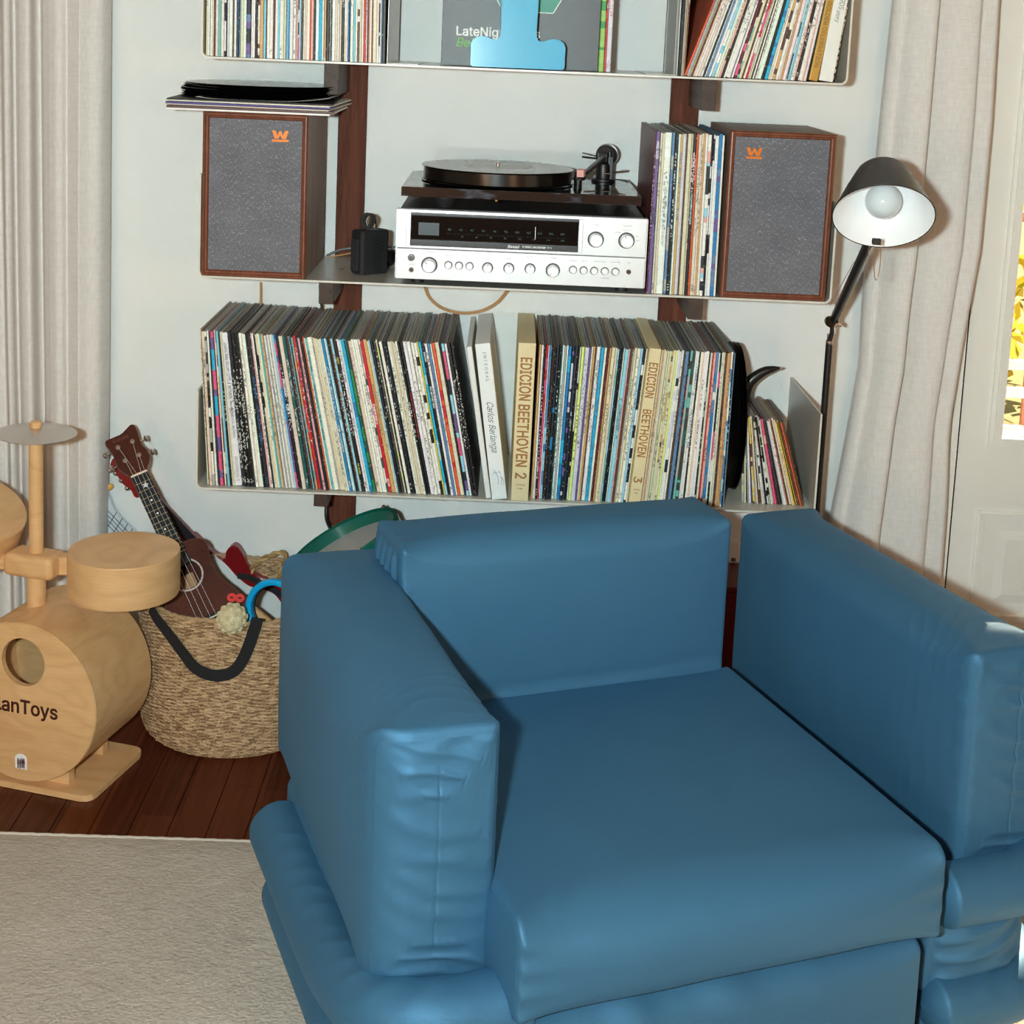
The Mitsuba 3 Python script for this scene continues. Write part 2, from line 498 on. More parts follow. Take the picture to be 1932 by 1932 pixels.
part(rail, 'handrail', bx(1.2, 2.9, 1.33, 1.37, 0.95, 0.98), paint('#a56e58', 0.5), False)
bench = thing('garden_bench', 'white slatted garden bench on the porch outside the door', 'bench')
for z in (0.30, 0.345, 0.39, 0.50, 0.58):
    part(bench, 'slat', bx(1.22, 2.3, 0.90, 0.93, z, z + 0.026), paint((0.85, 0.85, 0.83), 0.4), False)
for x in (1.27, 2.2):
    part(bench, 'leg', bx(x, x + 0.04, 0.93, 0.97, -0.03, 0.62), paint((0.85, 0.85, 0.83), 0.4), False)
part(bench, 'seat', bx(1.22, 2.3, 0.97, 1.25, 0.27, 0.30), paint((0.85, 0.85, 0.83), 0.4), False)
for b in range(5):
    cx, cy, R = (1.5, 2.6, 3.4, 0.6, 2.1)[b], (2.5, 2.6, 3.6, 3.4, 4.4)[b], (0.5, 0.5, 0.5, 0.6, 0.8)[b]
    k = thing('shrub', ['yellow green leafy shrub behind the porch railing', 'olive leafy shrub behind the railing', 'orange tinged shrub outside the door', 'pale green shrub outside the door', 'tall yellow shrub outside the door'][b], 'shrub')
    n = 700
    d = rng.normal(size=(n, 3))
    d /= np.linalg.norm(d, axis=1, keepdims=True)
    c = V(cx, cy, 0.75) + d * (R * rng.uniform(0.5, 1, (n, 1)) ** 0.4) * V(1, 0.7, 1.7)
    c[:, 2] = np.maximum(c[:, 2], -0.15)
    a1 = rng.normal(size=(n, 3)) * 0.035
    a2 = rng.normal(size=(n, 3)) * 0.022
    v = np.stack([c - a1, c + a2, c + a1, c - a2], 1).reshape(-1, 3)
    f = np.arange(n)[:, None] * 4
    f = np.vstack([f + [0, 1, 2], f + [0, 2, 3]])
    base = np.array([srgb('#b7b03a'), srgb('#8f9440'), srgb('#c98a3c'), srgb('#a9b06a'), srgb('#d0bd48')][b])
    col = np.repeat(np.clip(base * rng.uniform(0.4, 1.5, (n, 1)) + rng.uniform(-0.03, 0.03, (n, 3)), 0.01, 0.9), 4, 0)
    kk = part(k, 'foliage', trimesh.Trimesh(v, f, process=False), 'mat_leaf', False, color=col)
    labels[kk] = dict(kind='stuff')
    part(k, 'stem', tube([(cx, cy, -0.2), (cx + 0.03, cy, 0.4), (cx, cy + 0.02, 0.9)], [0.025, 0.02, 0.01], 8), paint('#5a4632', 0.8), True)

# ------------------------------------------------------------------ the photographer's flash and the added warm fill globes
fk = thing('camera_flash', 'camera flash held beside the lens', 'flash')
part(fk, 'body', rbox(FLASH_POS[0] - 0.04, FLASH_POS[0] + 0.04, FLASH_POS[1] - 0.10, FLASH_POS[1] - 0.002, FLASH_POS[2] - 0.03, FLASH_POS[2] + 0.03, 0.006), BLACK)
m = trimesh.Trimesh(V(FLASH_POS) + np.array([[-0.034, 0, -0.022], [0.034, 0, -0.022], [0.034, 0, 0.022], [-0.034, 0, 0.022]]), [[0, 2, 1], [0, 3, 2]], process=False)
part(fk, 'flash_tube', m, paint((0.8, 0.8, 0.8)), False, emitter=dict(type='area', radiance={'type': 'rgb', 'value': [FLASH_L * c for c in FLASH_TINT]}))
for i, (x, y, z, lab) in enumerate([(-1.2, -4.1, 1.15, 'added unseen globe giving warm fill light from the left corner'), (1.7, -4.0, 1.25, 'added unseen globe giving warm fill light from the right corner')]):
    k = thing('paper_lantern', lab, 'lamp')  # invented source behind the camera, added for warm ambient fill
    part(k, 'lamp_shade', trimesh.creation.icosphere(3, 0.24).apply_translation((x, y, z)), paint((0.8, 0.75, 0.65), 0.7), True, emitter=dict(type='area', radiance={'type': 'rgb', 'value': [FILL_L * c for c in FILL_TINT]}))
    part(k, 'cord', tube([(x, y, z + 0.24), (x, y, RZ1)], 0.004, 6), BLACK, True)

# ------------------------------------------------------------------ the shelving: two uprights, brackets, three steel trays
XU = (-0.33, 0.3715)
ZT = dict(top=1.381, middle=0.9605, bottom=0.5365)     # underside of each tray's lip
TX0, TX1, TY0 = -0.586, 0.6385, -0.343
for i, x in enumerate(XU):
    one('shelf_upright', ['walnut upright board behind the left end of the shelves', 'walnut upright board behind the right end of the shelves'][i], 'upright',
        rbox(x - 0.0295, x + 0.0295, -0.022, 0.0, 0.362, 2.2, 0.0015), 'mat_walnut')
for nm, z in ZT.items():
    for i, x in enumerate(XU):
        xb = x + (-0.022 if i == 0 else 0.022)
        one('shelf_bracket', 'dark walnut block bracket under the %s end of the %s shelf' % (('left', 'right')[i], nm), 'bracket',
            rbox(xb - 0.0145, xb + 0.0145, -0.225, -0.0225, z - 0.064, z - 0.0005, 0.001), 'mat_bracket')


def tray(nm, z, zl, zr):
    """A steel tray: its sheet turned up at both ends, the ends rising towards the wall."""
    k = thing('shelf_tray', 'white steel shelf tray with turned up ends, %s of the three' % nm, 'shelf')
    t, r = 0.004, 0.014
    def prof(zside):
        n = 8
        a = np.linspace(0, PI / 2, n)
        return a
    a = np.linspace(PI, 1.5 * PI, 8)
    left = [(TX0 + r + r * math.cos(q), z + r + r * math.sin(q)) for q in a]
    b = np.linspace(1.5 * PI, 2 * PI, 8)
    right = [(TX1 - r + r * math.cos(q), z + r + r * math.sin(q)) for q in b]
    def section(yl, yr):
        return np.array([(TX0, yl)] + left + right + [(TX1, yr)])
    ys = np.linspace(TY0, -0.0245, 12)
    P = np.array([[(q[0], y, q[1]) for q in section(z + zl, z + zr)] for y in ys])
    m = grid_mesh(P)
    c = np.array([q for q in section(0, 0)])
    # thicken inwards
    inner = P.copy()
    mid = V((TX0 + TX1) / 2, 0, z + 1.0)
    nrm = np.zeros_like(P)
    for j in range(P.shape[1]):
        if j == 0: nr = (1, 0)
        elif j == P.shape[1] - 1: nr = (-1, 0)
        elif j <= 8: nr = (-math.cos(a[j - 1]), -math.sin(a[j - 1]))
        else: nr = (-math.cos(b[j - 9]), -math.sin(b[j - 9]))
        nrm[:, j, 0], nrm[:, j, 2] = nr
    inner = P + nrm * t
    n1, n2 = P.shape[:2]
    v = np.vstack([P.reshape(-1, 3), inner.reshape(-1, 3)])
    f = list(m.faces) + list(m.faces[:, ::-1] + n1 * n2)
    loop = [j for j in range(n2)] + [i * n2 + n2 - 1 for i in range(1, n1)] + [(n1 - 1) * n2 + j for j in range(n2 - 2, -1, -1)] + [i * n2 for i in range(n1 - 2, 0, -1)]
    for p, q in zip(loop, loop[1:] + loop[:1]):
        f += [[p, q, q + n1 * n2], [p, q + n1 * n2, p + n1 * n2]]
    mm = trimesh.Trimesh(v, np.array(f), process=False)
    mm.fix_normals()
    part(k, 'sheet', mm, 'mat_tray', 35)
    return k


TK = {nm: tray(nm, z, zl, zr) for (nm, z), (zl, zr) in zip(ZT.items(), ((0.20, 0.20), (0.20, 0.197), (0.20, 0.205)))}
ZS = {nm: z + 0.0042 for nm, z in ZT.items()}       # the sheet's upper side
for (px, py) in ((645, 508), (658, 492)):
    P = atz(px, py, ZS['middle'])
    part(TK['middle'], 'screw', moved(lathe([(0, 0.003), (0.002, 0.0026), (0.0035, 0.001), (0.0038, 0)], 16), fr(P, (1, 0, 0), (0, 1, 0))), CHROME, 40)

# ------------------------------------------------------------------ the armchair
CA = math.radians(21)
CU, CV, CZ = V(math.cos(CA), math.sin(CA), 0), V(-math.sin(CA), math.cos(CA), 0), V(0, 0, 1)


def chair_pt(u, v, z):
    return u * CU + v * CV + z * CZ


def nz(a, b, c, seed=0):
    return meshkit.fbm(np.stack(np.broadcast_arrays(a, b, c), -1), 3, seed) - 0.5


def cushion(L, T_, H, r4, sharp=0.8, nL=150, bulge=0.01, cap=0.012, disp=None, capdisp=None, nc=14, ns=26, end_r=0.010):
    """A sewn cushion: x along 0..L, y across, z up; rounded along its length, its sides pulled to sharper corners at the end seams."""
    s = np.concatenate([0.5 * (1 - np.cos(np.linspace(0, PI, nL)))])
    s = 0.5 * s + 0.5 * np.linspace(0, 1, nL)
    xs = s * L
    rows, nrm = [], []
    for x in xs:
        d = min(x, L - x)
        q = 1 - sharp * math.exp(-d / 0.045)
        ins = end_r * (1 - math.sqrt(max(0, 1 - (1 - min(d, end_r) / end_r) ** 2)))
        hy, h0, h1 = T_ / 2 - ins, ins, H - ins
        pts, ns_ = [], []
        cs = [(hy, h0, -1, 1), (hy, h1, 1, 1), (-hy, h1, 1, -1), (-hy, h0, -1, -1)]   # br, tr, tl, bl
        rr = [r4[1], r4[2], r4[3], r4[0]]
        cen = []
        for (cy, cz, sz, sy), rad in zip(cs, rr):
            rad = rad * q
            cen.append((cy - sy * rad, cz - sz * rad, rad))
        starts = [-PI / 2, 0, PI / 2, PI]
        for c in range(4):
            y, z, rad = cen[c]
            for t in np.linspace(0, PI / 2, nc):
                a = starts[c] + t
                pts.append((y + rad * math.cos(a), z + rad * math.sin(a)))
                ns_.append((math.cos(a), math.sin(a)))
            y2, z2, rad2 = cen[(c + 1) % 4]
            p0 = np.array(pts[-1])
            a2 = starts[(c + 1) % 4]
            p1 = np.array((y2 + rad2 * math.cos(a2), z2 + rad2 * math.sin(a2)))
            nn = ns_[-1]
            for t in np.linspace(0, 1, ns + 2)[1:-1]:
                pts.append(tuple(p0 + (p1 - p0) * t))
                ns_.append(nn)
        rows.append(pts)
        nrm.append(ns_)
    P, N = np.array(rows), np.array(nrm)
    X = np.repeat(xs[:, None], P.shape[1], 1)
    e = 1 - np.abs(2 * X / L - 1) ** 4
    w = np.abs(N[..., 0]) * np.clip(1 - (2 * P[..., 1] / H - 1) ** 2, 0, 1) + np.abs(N[..., 1]) * np.clip(1 - (2 * P[..., 0] / T_) ** 2, 0, 1)
    D = bulge * e * w
    if disp is not None:
        D = D + disp(X, P[..., 0], P[..., 1], N[..., 0], N[..., 1])
    fade = np.clip(np.minimum(X, L - X) / 0.006, 0, 1)
    P = P + N * (D * fade)[..., None]
    G = np.concatenate([X[..., None], P], -1)
    m = grid_mesh(np.swapaxes(G, 0, 1), True)
    v, f, n = m.vertices, [np.array(m.faces)], P.shape[1]
    # end panels
    verts = [v]
    cnt = len(v)
    for side in (0, 1):
        ring = G[0] if side == 0 else G[-1]
        K = 34
        c = ring.mean(0)
        prev = np.arange(n) * nL + (0 if side == 0 else nL - 1)
        for k in range(1, K + 1):
            q = 1 - k / K
            sy_, sz_ = (q, 1 - (1 - q) * min(1, T_ / H)) if H >= T_ else (1 - (1 - q) * min(1, H / T_), q)
            pts = c + (ring - c) * [1, sy_, sz_]
            dome = cap * (1 - q ** 2)
            if capdisp is not None:
                dome = dome + capdisp(pts[:, 1], pts[:, 2], 1 - q, side) * min(1, 8 * (1 - q))
            pts[:, 0] += (-1 if side == 0 else 1) * dome
            cur = cnt + np.arange(len(pts))
            verts.append(pts)
            cnt += len(pts)
            j = np.arange(n)
            j2 = (j + 1) % n
            a, b = prev, prev[j2]
            t = np.vstack([np.stack([a, b, cur[j2]], -1), np.stack([a, cur[j2], cur[j]], -1)])
            f.append(t if side == 0 else t[:, ::-1])
            prev = cur
    m = trimesh.Trimesh(np.vstack(verts), np.vstack(f), process=False)
    return outward(m)


def outward(m):
    if m.volume < 0:
        m.invert()
    return m


def ridges(t, k, sharp=2.0):
    """Soft one-sided creases along t."""
    return (0.5 + 0.5 * np.sin(t * k)) ** sharp - 0.4


def arm_disp(mirror):
    def fn(x, y, z, ny, nz_):
        y = y * mirror
        q = np.hypot(x * 1.0, 0.9 * (y - 0.02))                        # arcs about the front end
        env = np.exp(-((x - 0.10) / 0.085) ** 2) * np.clip(nz_ + 0.35 * np.abs(ny), 0, 1)
        d = 0.0016 * env * (0.4 + 1.6 * np.clip(nz(x * 16, y * 14, z * 14, 31) + 0.3, 0, 1)) * ridges(x + 4.2 * y ** 2 + 0.3 * y + 0.07 * nz(x * 9, y * 9, z * 9, 1), 215, 3.0)
        env2 = np.exp(-x / 0.05) * np.clip(1 - (z - 0.30) ** 2 / 0.1, 0, 1)
        d += 0.0035 * env2 * np.abs(ny) * ridges(z + 0.25 * x + 0.03 * nz(x * 8, z * 14, 0, 2), 150, 1.5)
        d += 0.0020 * np.exp(-np.abs(x - 0.30) / 0.2) * nz(x * 26, y * 7, z * 7, 3) + 0.006 * nz(x * 5, y * 6, z * 5, 4)
        return d
    return fn


def arm_cap(y, z, depth, side):
    if side == 1:
        return 0.004 * nz(y * 20, z * 20, 0, 5)
    top = np.clip((z - 0.20) / 0.11, 0, 1)
    w = 0.0036 * ridges(z - 0.22 * y - 1.2 * y * np.abs(y) + 0.05 * nz(y * 9, z * 16, 0, 6), 190, 1.8) * np.clip(0.75 + 2.2 * nz(y * 14 + 3, z * 26, 0, 7), 0, 1.6)
    w += 0.007 * top * ridges(y * 1.0 + 0.5 * (z - 0.3) + 0.02 * nz(y * 20, z * 20, 0, 8), 95, 1.2) * np.exp(-depth / 0.22)
    w += -0.0012 * np.exp(-((y - 0.0) / 0.0014) ** 2)                  # the seam down the middle
    return w


chair = thing('armchair', 'large blue padded fabric armchair with rolled base, facing away from the shelves', 'armchair')
# seat
def seat_disp(x, y, z, ny, nz_):
    d = 0.006 * nz(x * 5, y * 5, z * 5, 11)
    left = np.exp(-x / 0.03) * np.clip(-ny, 0, 1)
    d += 0.004 * left * ridges(z, 190, 1.2)
    d += 0.003 * np.exp(-(0.61 - x) / 0.03) * np.clip(-ny, 0, 1) * ridges(z, 170, 1.2)
    return d
m = cushion(0.615, 0.60, 0.135, (0.035, 0.03, 0.03, 0.072), 0.7, bulge=0.011, cap=0.006, disp=seat_disp)
part(chair, 'seat_cushion', m, 'mat_cloth', 40, M=fr(chair_pt(-0.503, -1.165, 0.270), CU, CV))
def seat2_disp(x, y, z, ny, nz_):
    fan = ridges(x * 1.0 + 0.35 * (z - 0.2) + 0.05 * nz(x * 6, y * 6, z * 6, 12), 46, 2.0) * np.exp(-((x - 0.22) / 0.16) ** 2)
    return 0.006 * nz(x * 5, y * 5, z * 5, 13) + 0.006 * fan * (np.clip(-ny, 0, 1) + 0.5 * np.clip(nz_, 0, 1))
m = cushion(0.595, 0.58, 0.235, (0.03, 0.03, 0.03, 0.045), 0.7, bulge=0.008, cap=0.006, disp=seat2_disp)
part(chair, 'seat_cushion', m, 'mat_cloth', 40, M=fr(chair_pt(-0.497, -1.158, 0.024), CU, CV))
# back
def back_disp(x, y, z, ny, nz_):
    d = 0.006 * nz(x * 4, y * 5, z * 5, 15)
    front = np.clip(-ny, 0, 1)
    d += 0.004 * front * np.exp(-((z - 0.055 - 0.02 * x) / 0.02) ** 2) * 1.0
    d -= 0.0025 * front * np.exp(-((z - 0.082 - 0.02 * x) / 0.006) ** 2)
    d += 0.0045 * np.exp(-x / 0.02) * ridges(y + 0.4 * z, 240, 1.3) * np.clip(1 - x / 0.1, 0, 1)
    return d
def back_cap(y, z, depth, side):
    return 0.0055 * ridges(y * 1.2 - 0.30 * z + 0.03 * nz(y * 12, z * 8, 0, 16), 210, 1.4) * np.clip((z - 0.05) / 0.2, 0.1, 1)
m = cushion(0.578, 0.142, 0.330, (0.03, 0.03, 0.042, 0.042), 0.85, bulge=0.012, cap=0.010, disp=back_disp, capdisp=back_cap)
part(chair, 'back_cushion', m, 'mat_cloth', 40, M=fr(chair_pt(-0.482, -0.806, 0.335), CU, CV))
# arms
ARM_L = cushion(0.645, 0.166, 0.335, (0.03, 0.03, 0.075, 0.036), 0.8, bulge=0.012, cap=0.008, disp=arm_disp(1), capdisp=arm_cap)
ARM_R = cushion(0.645, 0.166, 0.335, (0.03, 0.03, 0.042, 0.072), 0.8, bulge=0.012, cap=0.008, disp=arm_disp(1), capdisp=arm_cap)
def round_front(m, r_out, r_in, T_=0.166):
    v = np.array(m.vertices)
    off = 0
    for r, d in ((r_out, v[:, 1]), (r_in, -v[:, 1])):
        t = np.clip(d - (T_ / 2 - r), 0, r * 0.999)
        off = off + (r - np.sqrt(r * r - t * t))
    v[:, 0] += off * np.clip(1 - v[:, 0] / 0.16, 0, 1)
    return trimesh.Trimesh(v, m.faces, process=False)
ARM_L, ARM_R = round_front(ARM_L, 0.055, 0.018), round_front(ARM_R, 0.018, 0.050)
part(chair, 'arm_cushion', ARM_L, 'mat_cloth', 40, M=fr(chair_pt(-0.577, -1.362, 0.278), CV - (-0.045) * CU, -CU))
part(chair, 'arm_cushion', ARM_R, 'mat_cloth', 40, M=fr(chair_pt(0.300, -1.352, 0.278), CV - 0.012 * CU, -CU))


def roll_tube(path, r, seed):
    """A padded roll along the path, gathered along its inner side."""
    p = catmull(path, 14)
    seg = np.concatenate([[0], np.cumsum(np.linalg.norm(np.diff(p, axis=0), axis=1))])
    n = 220
    t = np.linspace(0, seg[-1], n)
    p = np.stack([np.interp(t, seg, p[:, k]) for k in range(3)], -1)
    tan = np.gradient(p, axis=0)
    tan /= np.linalg.norm(tan, axis=1, keepdims=True)
    out = np.cross(tan, V(0, 0, 1))
    out /= np.linalg.norm(out, axis=1, keepdims=True)
    S = 44
    a = np.arange(S) * 2 * PI / S
    A, TT = np.meshgrid(a, t, indexing='ij')
    up = np.sin(A)
    d = r * (1 + 0.05 * nz(TT * 6, up, np.cos(A), seed))
    d = d + 0.0020 * np.clip(0.5 + 2.5 * nz(TT * 9, up, 1.0, seed + 5), 0, 1) * np.clip(up, 0, 1) ** 2 * ridges(TT + 0.02 * np.cos(A) + 0.03 * nz(TT * 7, up * 2, 0, seed + 1), 125, 1.6)
    endf = np.clip(np.minimum(TT, seg[-1] - TT) / 0.02, 0.0, 1) ** 0.5
    d = d * np.maximum(endf, 0.05)
    P = p[None] + d[..., None] * (np.cos(A)[..., None] * out[None] + up[..., None] * V(0, 0, 1))
    return outward(grid_mesh(P, True))


def rollpath(uo, ui, vf, vb, z, s, dz=0.0):
    c = 0.06
    pts = [(uo, vb), (uo, (vb + vf) / 2), (uo, vf + 2.4 * c), (uo + s * 0.25 * c, vf + 0.8 * c), (uo + s * 1.0 * c, vf + 0.1 * c), (uo + s * 2.0 * c, vf), (ui, vf + 0.004)]
    return [chair_pt(u, v, z - dz * min(1, max(0, (v - vf - 0.02) / 0.25)) ** 0.7) for u, v in pts]


part(chair, 'roll', roll_tube(rollpath(-0.655, -0.455, -1.405, -0.82, 0.262, 1, 0.047), 0.0455, 21), 'mat_cloth', True)
part(chair, 'roll', roll_tube(rollpath(0.372, 0.150, -1.392, -0.70, 0.280, -1), 0.044, 22), 'mat_cloth', True)
part(chair, 'roll', roll_tube(rollpath(-0.634, -0.500, -1.392, -0.84, 0.118, 1), 0.050, 23), 'mat_cloth', True)
part(chair, 'roll', roll_tube(rollpath(0.368, 0.150, -1.392, -0.70, 0.112, -1), 0.044, 24), 'mat_cloth', True)
def block_cap(y, z, depth, side):
    return 0.005 * ridges(z + 0.22 * y + 0.03 * nz(y * 10, z * 18, 0, 26), 190, 1.5) * (side == 0)
BLK = cushion(0.60, 0.17, 0.16, (0.04, 0.04, 0.04, 0.04), 0.5, bulge=0.016, cap=0.022, capdisp=block_cap, disp=lambda x, y, z, ny, nz_: 0.006 * nz(x * 7, y * 7, z * 12, 27))
BL2 = cushion(0.60, 0.16, 0.09, (0.03, 0.03, 0.03, 0.03), 0.5, bulge=0.012, cap=0.018, capdisp=block_cap)
for u, w in ((-0.545, 0), (0.238, 0)):
    part(chair, 'base_block', BLK, 'mat_cloth', 40, M=fr(chair_pt(u, -1.385, 0.118), CV, -CU))
    part(chair, 'base_block', BL2, 'mat_cloth', 40, M=fr(chair_pt(u, -1.385, 0.020), CV, -CU))
part(chair, 'back_base', cushion(0.61, 0.16, 0.32, (0.03, 0.03, 0.03, 0.03), 0.5, bulge=0.01), 'mat_cloth', 40, M=fr(chair_pt(-0.495, -0.79, 0.020), CU, CV))

# ------------------------------------------------------------------ records
COL = dict(w='#e9e8e2', i='#ddd2b8', g='#a9aca9', k='#141314', n='#1a2430', t='#c9a26c', b='#1d78b4', c='#1fa9d4', s='#93cbe0', r='#c3202c', p='#e2a6a4', u='#6a5590', m='#5a1420',
           o='#e05a35', y='#e3c04a', l='#dce08a', e='#1d5a50', a='#6fb3ac', x='#3c3a38', h='#5f82a8', d='#5b3a28', q='#cfccd8', f='#8fbf5a', v='#2f8f4a', z='#d8557f', j='#7ec8d8')
WORD = dict(w='white', i='cream', g='grey', k='black', n='dark navy', t='tan', b='blue', c='bright cyan', s='pale sky blue', r='red', p='pale pink', u='purple', m='dark maroon',
            o='orange', y='yellow', l='pale lime', e='dark green', a='aqua', x='charcoal', h='slate blue', d='brown', q='pale lilac', f='light green', v='green', z='pink', j='light turquoise')
ORD = lambda n: {1: 'first', 2: 'second', 3: 'third', 4: 'fourth', 5: 'fifth', 6: 'sixth', 7: 'seventh', 8: 'eighth', 9: 'ninth', 10: 'tenth'}.get(n, '%d%s' % (n, 'th' if n % 100 in (11, 12, 13) else {1: 'st', 2: 'nd', 3: 'rd'}.get(n % 10, 'th')))


def lum(c):
    return 0.3 * c[0] + 0.6 * c[1] + 0.1 * c[2]


def sleeve_mesh(t, h, dep, base, style, seed, mixcols=None, wear=0.5):
    """A record in its sleeve standing on edge: spine at y=0 facing -y, x 0..t, z 0..h, with vertex colours for the printed spine."""
    R = random.Random(seed)
    rows, v, f, c = 120, [], [], []
    set_ = min(0.25 * t, 0.0010)
    xs = [0, 0.18 * t, 0.36 * t, 0.64 * t, 0.82 * t, t] if t > 0.0052 else [0, 0.22 * t, 0.78 * t, t]
    ys = [set_] + [0] * (len(xs) - 2) + [set_]
    zs = np.linspace(0, h, rows + 1)
    base = np.array(base)
    dark = lum(base) < 0.2
    ink = np.array([0.75, 0.74, 0.70]) if dark else np.array([0.05, 0.05, 0.05])
    if R.random() < 0.25:
        ink = np.array(srgb(R.choice(['#b8402e', '#c9a84a', '#2e6fa0', '#cfcfc8', '#3a3a3a', '#6b5a3a'])))
    runs = []
    if style == 'T':
        a = R.uniform(0.04, 0.3)
        b = a + R.uniform(0.12, 0.3)
        runs = [(a, b), (b + R.uniform(0.03, 0.12), b + R.uniform(0.18, 0.42)), (0.93, 0.975)]
    elif style == '.':
        runs = [(R.uniform(0.05, 0.5), R.uniform(0.5, 0.75))] if R.random() < 0.5 else []
    mid = (len(xs) - 2) // 2
    band = []
    if style == '*':
        z = 0.0
        while z < 1:
            dz = R.uniform(0.015, 0.10)
            band.append((z, z + dz, np.array(R.choice(mixcols))))
            z += dz
    for r in range(rows):
        q = 1 - (r + 0.5) / rows
        row = base.copy()
        for z0, z1, cc in band:
            if z0 <= q < z1:
                row = cc
        row = row * R.uniform(0.92, 1.06)
        for k in range(len(xs) - 1):
            col = row
            edge = k in (0, len(xs) - 2)
            if not edge and any(a <= q <= b for a, b in runs) and R.random() < (0.5 if style == 'T' else 0.3):
                if len(xs) == 4 or k != mid or R.random() < 0.6:
                    col = ink * 0.7 + row * 0.3
            if edge and R.random() < 0.10 * wear:
                col = np.array([0.55, 0.50, 0.42])
            n0 = len(v)
            v += [(xs[k], ys[k], zs[r]), (xs[k + 1], ys[k + 1], zs[r]), (xs[k + 1], ys[k + 1], zs[r + 1]), (xs[k], ys[k], zs[r + 1])]
            f += [(n0, n0 + 1, n0 + 2), (n0, n0 + 2, n0 + 3)]
            c += [col] * 4
    cover = base * 0.55 + np.array([0.10, 0.09, 0.08]) * (0.6 if not dark else 0.2)
    board = base * 0.35 + np.array([0.17, 0.155, 0.135])
    s = set_
    # sides, top, bottom, rear
    quads = [([(0, s, 0), (0, s, h), (0, dep, h), (0, dep, 0)], cover), ([(t, s, 0), (t, dep, 0), (t, dep, h), (t, s, h)], cover),
             ([(0, s, 0), (0, dep, 0), (t, dep, 0), (t, s, 0)], cover), ([(0, dep, 0), (0, dep, h), (t, dep, h), (t, dep, 0)], board)]
    # the top: two cardboard edges, the shade of the opening between them painted dark
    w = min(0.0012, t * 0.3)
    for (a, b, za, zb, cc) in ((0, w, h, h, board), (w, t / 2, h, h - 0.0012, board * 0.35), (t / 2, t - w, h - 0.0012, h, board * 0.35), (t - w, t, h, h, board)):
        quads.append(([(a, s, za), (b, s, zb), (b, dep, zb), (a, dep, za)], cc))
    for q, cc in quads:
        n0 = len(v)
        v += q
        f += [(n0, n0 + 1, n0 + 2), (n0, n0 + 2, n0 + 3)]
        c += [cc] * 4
    return trimesh.Trimesh(np.array(v), np.array(f), process=False), np.clip(np.array(c), 0.004, 0.95)


def parse(s):
    """'w5 K8 *7:scz' -> [(letter, style, width in mm, mix letters)]; '/' is an empty gap."""
    out = []
    for tok in s.split():
        mixl = None
        name = None
        if '=' in tok:
            tok, name = tok.split('=')
        if ':' in tok:
            tok, mixl = tok.split(':')
        ch, wd = tok[0], float(tok[1:])
        ch = mixl[0] if ch == '*' else ch
        st = 'T' if ch.isupper() else ('*' if mixl else '.')
        out.append((ch.lower(), st, wd, mixl, name))
    return out


def lean_frame(x, z, y, a):
    """Stand on the shelf at x, leaning by the angle a (positive: top to the left)."""
    return fr(V(x, y, z), (math.cos(a), 0, math.sin(a)), (0, 1, 0))


PENDING = []


def record_row(seq, x0, z, leans, group, where, y0=-0.327, h=0.313, name='record_sleeve', word='record sleeve', dep=0.312, start=1, scale=None, hj=0.003, yj=0.004, cat='record', target=None):
    """A row of sleeves from x0 to the right; leans: [(share of the row, degrees)...]. Returns {name: (key, frame, thickness)}."""
    items = parse(seq)
    tot = sum(i[2] for i in items)
    acc, x, n = 0.0, x0, 0
    named = {}
    k_lean = lambda q: math.radians(np.interp(q, [l[0] for l in leans], [l[1] for l in leans]))
    # how much width a millimetre of thickness takes
    if target is not None:
        need, acc2 = 0.0, 0.0
        for it in items:
            need += it[2] / math.cos(k_lean((acc2 + it[2] / 2) / tot))
            acc2 += it[2]
        scale = (target - x0) / (need * 1e-3)
    sc = scale or 1.0
    last = None
    for ch, st, wd, mixl, nm in items:
        q = (acc + wd / 2) / tot
        acc += wd
        a = k_lean(q)
        t = wd * 1e-3 * sc
        step = t / math.cos(a)
        if ch == '/':
            x += step
            continue
        n += 1
        R = random.Random(hash_(group) + n * 7919)
        hh = h + R.uniform(-hj, hj * 0.4)
        base = srgb(COL[ch])
        base = [min(1, max(0.004, b * R.uniform(0.9, 1.08))) for b in base]
        mixc = [srgb(COL[q_]) for q_ in mixl] if mixl else None
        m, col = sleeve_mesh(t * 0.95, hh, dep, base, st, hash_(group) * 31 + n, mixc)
        if mixl:
            desc = 'sleeve patterned in %s and %s' % (WORD[mixl[0]], WORD[mixl[-1]])
        else:
            desc = '%s%s sleeve' % ('thin ' if wd < 3.6 else ('thick ' if wd > 7.2 else ''), WORD[ch])
            if st == 'T':
                desc += ', titled'
        if a >= 0:
            M = lean_frame(x, z, y0 + R.uniform(-yj, yj), a)
        else:
            # pivot about the lower right corner
            M = lean_frame(x + step, z, y0 + R.uniform(-yj, yj), a)
            o = M[:3, 3] - M[:3, 0] * t * 0.97
            M[:3, 3] = o
        k = thing(name, '%s, %s %s' % (desc, ORD(n + start - 1), where), cat, group)
        PENDING.append((wd + (100 if nm or name != 'record_sleeve' else 0), k, m, col, M))
        if nm:
            named[nm] = (k, M, t * 0.95, hh)
        x += step
    return named, x


def hash_(s):
    h = 7
    for ch in s:
        h = (h * 131 + ord(ch)) % 1000003
    return h


def spine_text(key, M, t, hh, s, top, size, ink, bold=False, maxw=None, off=0.5, shear=0.0, squeeze=1.0):
    """Lettering that reads down a spine, starting 'top' metres under its upper end."""
    o = M[:3, 3] + M[:3, 0] * (t * off - size * 0.5) + M[:3, 2] * (hh - top) - M[:3, 1] * 0.0004
    text(key, s, size, o, -M[:3, 2], M[:3, 0], ink, bold, 0.0003, maxw=maxw, shear=shear, squeeze=squeeze)


